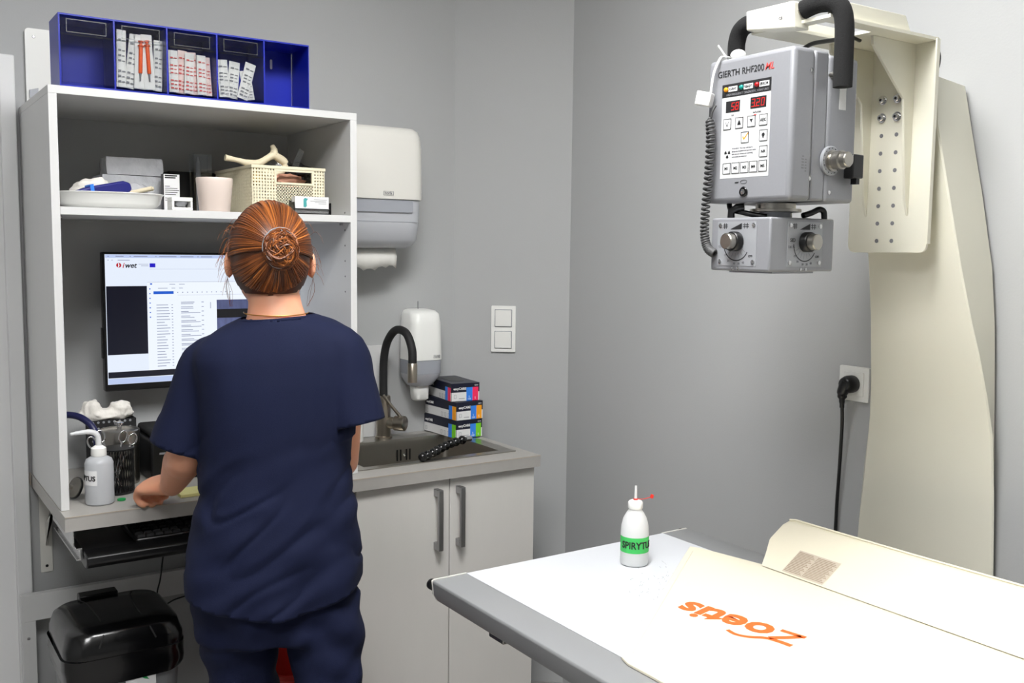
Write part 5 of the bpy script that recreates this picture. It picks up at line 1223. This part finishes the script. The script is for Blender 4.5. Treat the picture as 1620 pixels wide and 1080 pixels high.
# scrub top: torso and sleeves as one garment, opened at neck, cuffs and hem
top = MB(); rings = []
for z, hu, hv, dx, dy, e in ((1.316, .070, .064, 0, .0, 2), (1.306, .090, .070, 0, 0, 2), (1.296, .112, .076, 0, 0, 2.1), (1.28, .140, .083, 0, 0, 2.2), (1.26, .162, .09, 0, 0, 2.3), (1.235, .168, .097, 0, 0, 2.4), (1.18, .160, .104, 0, 0, 2.4), (1.10, .153, .106, -.003, 0, 2.4),
                        (1.02, .150, .106, -.006, 0, 2.3), (.95, .156, .11, -.009, -.003, 2.3), (.88, .168, .118, -.012, -.006, 2.3), (.81, .178, .126, -.016, -.008, 2.3), (.75, .181, .130, -.018, -.01, 2.3), (.695, .179, .130, -.020, -.011, 2.3), (.66, .178, .13, -.02, -.011, 2.3)):
    rings.append(ell((-.926+dx, -.870+dy), PR, PF, hu, hv, z, 40, e, tilt=.075 if z > .9 else .03))
top.loft(rings)
lsh, lhem = Vector((-1.045, -.797, 1.212)), Vector((-1.104, -.765, 1.015)); rsh, rhem = Vector((-.818, -.938, 1.24)), Vector((-.793, -.962, 1.075))
top.tube(curve([lsh+Vector((.05, -.02, .018)), lsh, lsh.lerp(lhem, .5), lhem], 5), np.interp(np.linspace(0, 3, 16), range(4), [.045, .055, .058, .064]).tolist(), 24)
top.tube(curve([rsh+Vector((-.05, .02, .018)), rsh, rsh.lerp(rhem, .5), rhem], 5), np.interp(np.linspace(0, 3, 16), range(4), [.045, .054, .058, .062]).tolist(), 24)
tm, nr = union_mesh(top, .006, 9)
lax, rax = (lhem-lsh).normalized(), (rhem-rsh).normalized()
def fold(p):
    c0 = Vector((-.93, -.87, 0)); u = (p-c0).dot(PR); v = (p-c0).dot(PF); z = p.z
    f = 0.0
    w_low = min(1, max(0, (1.14-z)/.2))
    f += .0042*noise.noise(Vector((u*7, v*7, z*6+3)))
    f += .0052*w_low*noise.noise(Vector((u*9+z*6, v*9, z*24-u*11)))                  # drag lines across the waist
    f += .0030*(1-w_low)*noise.noise(Vector((u*22, v*18, z*5)))
    g = noise.noise(Vector((u*5+1.3, v*5, z*11-u*7+5))); f += -.006*w_low*max(0, .12-abs(g))/.12
    if z < .86: f += .008*(.86-z)/.16*math.sin(math.atan2(v, u)*7+z*9)
    if abs(u) > .16 and z > 1.0: f += .004*math.sin(z*70+v*20)*min(1, (abs(u)-.16)/.04)*noise.noise(p*9)
    return f
vs = []
for p, n_ in zip(tm.v, nr):
    p = Vector(p); vs.append(p+n_*fold(p))
tm.v = [tuple(v) for v in vs]
keep = []
C0 = Vector((-.945, -.878, 0)); LL, RL = (lhem-lsh).length-.030, (rhem-rsh).length-.022
def hem_z(p):                                       # curved hem, higher at the sides
    u = (p-C0).dot(PR); sd = min(1.2, abs(u)/.178)
    return .727+.028*sd**2+.012*max(0, u)/.18+(.010*sd if u < 0 else 0)
def at_l(p): return (p-lhem).length < .1 and (p-C0).dot(PR) < -.09
def at_r(p): return (p-rhem).length < .1 and (p-C0).dot(PR) > .07
for f in tm.f:
    c0 = sum((Vector(tm.v[i]) for i in f), Vector())/len(f)
    if c0.z < .8 and c0.z < hem_z(c0): continue
    if c0.z > 1.308 and (c0-Vector((-.926, -.868, c0.z))).length < .072: continue
    tu, tv = (c0-Vector((-.929, -.87, 0))).dot(PR), (c0-Vector((-.929, -.87, 0))).dot(PF); outside = (abs(tu)/.157)**2.4+(abs(tv)/.112)**2.4 > 1.04
    if outside and at_l(c0) and (c0-lsh).dot(lax) > LL: continue
    if outside and at_r(c0) and (c0-rsh).dot(rax) > RL and (c0-(rsh+rax*(c0-rsh).dot(rax))).length < .075: continue
    keep.append(f)
tm.f = keep; tm.m = [0]*len(keep)
cnt = {}
for f in keep:
    for a, b in zip(f, f[1:]+f[:1]): cnt[(min(a, b), max(a, b))] = cnt.get((min(a, b), max(a, b)), 0)+1
for i in {i for e_, c_ in cnt.items() if c_ == 1 for i in e_}:           # trim the open edges to clean hems
    p = Vector(tm.v[i])
    if p.z < .8: p.z = hem_z(p)
    elif p.z < 1.2 and at_l(p): p += lax*(LL-(p-lsh).dot(lax))
    elif p.z < 1.2 and at_r(p): p += rax*(RL-(p-rsh).dot(rax))
    tm.v[i] = tuple(p)
o = obj('scrub_top', tm, 'scrubs', person, smooth=179)
sm = o.modifiers.new('cloth', 'SOLIDIFY'); sm.thickness = .0022; sm.offset = 1
obj('collar_band', MB().tube([L3((-.926, -.868), .074*math.cos(a), .0665*math.sin(a), 1.310+.075*.074*math.cos(a)-.006*max(0, math.sin(a))) for a in [2*math.pi*k/48 for k in range(49)]], .0042, 8, caps=False), 'scrubs', person, smooth=60)
# trousers
tq = MB(); rings = []
for z, hu, hv in ((.66, .160, .113), (.72, .164, .117), (.80, .158, .11)): rings.append(ell((-.942, -.878), PR, PF, hu, hv, z, 36, 2.3))
tq.loft(rings)
for pts_, rr in (([(-1.012, -.855, .73), (-1.012, -.860, .64), (-1.012, -.868, .55), (-1.010, -.872, .4), (-1.008, -.89, .2), (-1.01, -.90, .05)], [.084, .076, .069, .068, .070, .072]),
                 ([(-.862, -.925, .73), (-.858, -.945, .65), (-.858, -.965, .56), (-.86, -.97, .4), (-.862, -.975, .2), (-.86, -.985, .05)], [.084, .078, .068, .067, .070, .072])):
    tq.tube(curve(pts_, 5), np.interp(np.linspace(0, 5, 26), range(6), rr).tolist(), 22)
pm, nr = union_mesh(tq, .007, 6)
pm.v = [tuple(Vector(p)+n_*(.008*noise.noise(Vector((p[0]*9, p[1]*9, p[2]*16+p[0]*14)))+.010*math.sin(p[2]*62+p[0]*24)*noise.noise(Vector(p)*6)+.007*noise.noise(Vector((p[0]*16-p[2]*12, p[1]*12, p[2]*20))))) for p, n_ in zip(pm.v, nr)]
obj('trousers', pm, 'scrubs', person, smooth=179)
for cx_, cy_ in ((-1.01, -.90), (-.86, -.985)):
    q = MB(); sh = []
    for z, hu, hv, off in ((.001, .04, .12, .05), (.02, .044, .125, .05), (.045, .042, .115, .045), (.07, .038, .07, .01), (.085, .036, .05, 0)):
        c0 = Vector((cx_, cy_, 0))+PF*off; sh.append(ell((c0.x, c0.y), PR, PF, hu, hv, z, 24, 2.3))
    obj('shoe', q.loft(sh), 'white', person, smooth=50)

# hair: scalp cap, combed strands, bun
def hair_mat():
    m = mat('copper_hair', (126, 66, 26), .42, spec=.4); nt = m.node_tree; b = nt.nodes['Principled BSDF']
    at = nt.nodes.new('ShaderNodeAttribute'); at.attribute_name = 'tone'
    rp = nt.nodes.new('ShaderNodeValToRGB'); e = rp.color_ramp.elements
    e[0].position = 0; e[0].color = rgb(54, 27, 12); e[1].position = 1; e[1].color = rgb(182, 108, 48)
    k = e.new(.5); k.color = rgb(108, 56, 22)
    nt.links.new(at.outputs['Fac'], rp.inputs[0]); nt.links.new(rp.outputs[0], b.inputs['Base Color'])
    return m
M['hair'] = hair_mat()
HCV = L3(HC, 0, 0, 0); HA, HB, HH, HZc = .079, .098, .104, 1.437
def hd_pt(d, k=1.0):
    d = d.normalized(); off = -.004
    return HCV+PR*(d.x*HA*k)+PF*(d.y*HB*k+off)+UPZ*(HZc+d.z*HH*k)
BUN = Vector((.20, -.93, .13)).normalized()
def toned(name, mb, tones, par):
    o = obj(name, mb, 'hair', par, smooth=60)
    if len(tones) == len(o.data.vertices):
        a = o.data.attributes.new('tone', 'FLOAT', 'POINT'); a.data.foreach_set('value', tones)
    return o
cap = MB(); n1, n2 = 28, 48; V = []
def in_hair(d):
    if d.y > .45 and d.z < .52: return False
    if d.y > -.25 and d.z < -.02 + .5*max(0, d.y): return False
    return d.z > -.74+.1*abs(d.x)
cb = MB().ball((0, 0, 0), 1, 36); fs_ = [f for f in cb.f if in_hair(sum((Vector(cb.v[i]) for i in f), Vector())/4)]
cap.v = [tuple(hd_pt(Vector(v), 1.035)) for v in cb.v]; cap.f = fs_; cap.m = [0]*len(fs_)
hair = toned('hair', cap, [.12]*len(cap.v), person)
rng = random.Random(21)
strands = MB(); tones = []
def strand(pts_, r0, tone, n=5):
    P = curve(pts_, 3) if len(pts_) < 12 else pts_
    rr = [r0*(.45+.55*math.sin(math.pi*min(1, .15+.75*i/(len(P)-1)))) for i in range(len(P))]
    k = len(strands.v); strands.tube(P, rr, n, caps=False); tones.extend([min(1, max(0, tone+.06*rng.gauss(0, 1)))]*(len(strands.v)-k))
for k in range(1150):
    # start on the hairline
    a = rng.uniform(-math.pi, math.pi)
    ca, sa = math.cos(a), math.sin(a)
    d = Vector((sa*.97, .30+.25*ca if ca > 0 else .18+.78*ca*.9, ca*.92 if ca > 0 else ca*.70)).normalized()
    if ca < -.1: d = Vector((sa*.93, -.30-.5*abs(ca)**1.5, -.10-.60*abs(ca))).normalized()
    dist = rng.choice((0, 0, rng.uniform(0, .55)))
    d = (d*(1-dist)+BUN*dist).normalized()
    pts_ = []; ph = rng.uniform(0, 6); lift = rng.uniform(1.035, 1.065)
    for i in range(9):
        f = i/8*.93; ang = d.angle(BUN)
        if ang < .12: break
        e_ = (d*math.sin((1-f)*ang)+BUN*math.sin(f*ang))/math.sin(ang)
        sag = Vector((.035*math.sin(ph+f*3), 0, -.03*math.sin(f*math.pi)*rng.uniform(.7, 1)))
        pts_.append(hd_pt((e_+sag*(1-f)), lift+.012*math.sin(f*math.pi)+.02*f**3))
    if len(pts_) < 4: continue
    strand(pts_, rng.uniform(.0009, .0022), rng.betavariate(1.6, 2.0))
st_o = toned('hair_strands', strands, tones, hair); st_o['kind'] = 'stuff'
# bun
BC = hd_pt(BUN, 1.22); bx_ = (BC-HCV-UPZ*HZc).normalized(); b1 = bx_.cross(UPZ).normalized(); b2 = b1.cross(bx_)
strands = MB(); tones = []
q = MB().ball((0, 0, 0), 1, 16)
strands.add([BC+b1*v[0]*.031+b2*v[1]*.036+bx_*v[2]*.022-b2*.004 for v in q.v], q.f); tones += [.25]*len(strands.v)
for k in range(260):
    # loops wound round the bun in loosely tilted planes
    nx_ = (bx_*rng.uniform(.55, 1)+b1*rng.gauss(0, .35)+b2*rng.gauss(0, .35)).normalized(); e1 = nx_.cross(b2+b1*.3).normalized(); e2 = nx_.cross(e1)
    a0 = rng.uniform(0, 6.28); turn = rng.uniform(1.2, 3.4); hgt = rng.uniform(-.3, .8); rr_ = math.sqrt(1-hgt*hgt); pts_ = []; k1 = rng.uniform(.96, 1.1)
    for i in range(14):
        a = a0+turn*i/13; dv = (e1*math.cos(a)*rr_+e2*math.sin(a)*rr_+nx_*hgt)
        x_, y_, z_ = dv.dot(b1), dv.dot(b2), dv.dot(bx_)
        wv = k1*(1+.04*math.sin(i*.9+k))
        pts_.append(BC+b1*x_*.031*wv+b2*(y_*.036*wv-.004)+bx_*z_*.024*wv)
    strand(pts_, rng.uniform(.0009, .0022), rng.betavariate(1.6, 2.0))
bun_o = toned('hair_bun', strands, tones, person)
tie = MB()
for k in range(3):
    rr_ = .031+.0022*k
    tie.tube([BC-bx_*(.004-.003*k)+b1*math.cos(a)*rr_+b2*(math.sin(a)*rr_*1.12-.002) for a in [math.radians(-10+130*i/20) for i in range(21)]], .0014, 6)
obj('hair_tie', tie, 'plategrey', person, smooth=60)
strands = MB(); tones = []
for k in range(46):
    s = rng.choice((-1, -1, 1)); d = Vector((s*rng.uniform(.7, 1), rng.uniform(-.5, .35), rng.uniform(-.35, .7))).normalized()
    p = hd_pt(d, 1.04); o_ = (PR*s*rng.uniform(.2, 1)+UPZ*rng.uniform(-.9, .5)-PF*rng.uniform(-.2, .4)).normalized(); l_ = rng.uniform(.012, .035)
    pts_ = [p, p+o_*l_*.5+UPZ*.003, p+o_*l_*.9-UPZ*l_*.35, p+o_*l_*1.1-UPZ*l_*.9]
    strand(pts_, .00035, .6, 4)
for k in range(10):
    s = -1 if k < 6 else 1; p = hd_pt(Vector((s*.95, .25, -.15)), 1.04)
    strand([p, p+PR*s*.008-UPZ*.03, p+PR*s*rng.uniform(-.002, .012)-UPZ*.06+PF*.01, p+PR*s*rng.uniform(-.006, .01)-UPZ*.09], .00035, .65, 4)
fly = toned('loose_hairs', strands, tones, hair); fly['kind'] = 'stuff'
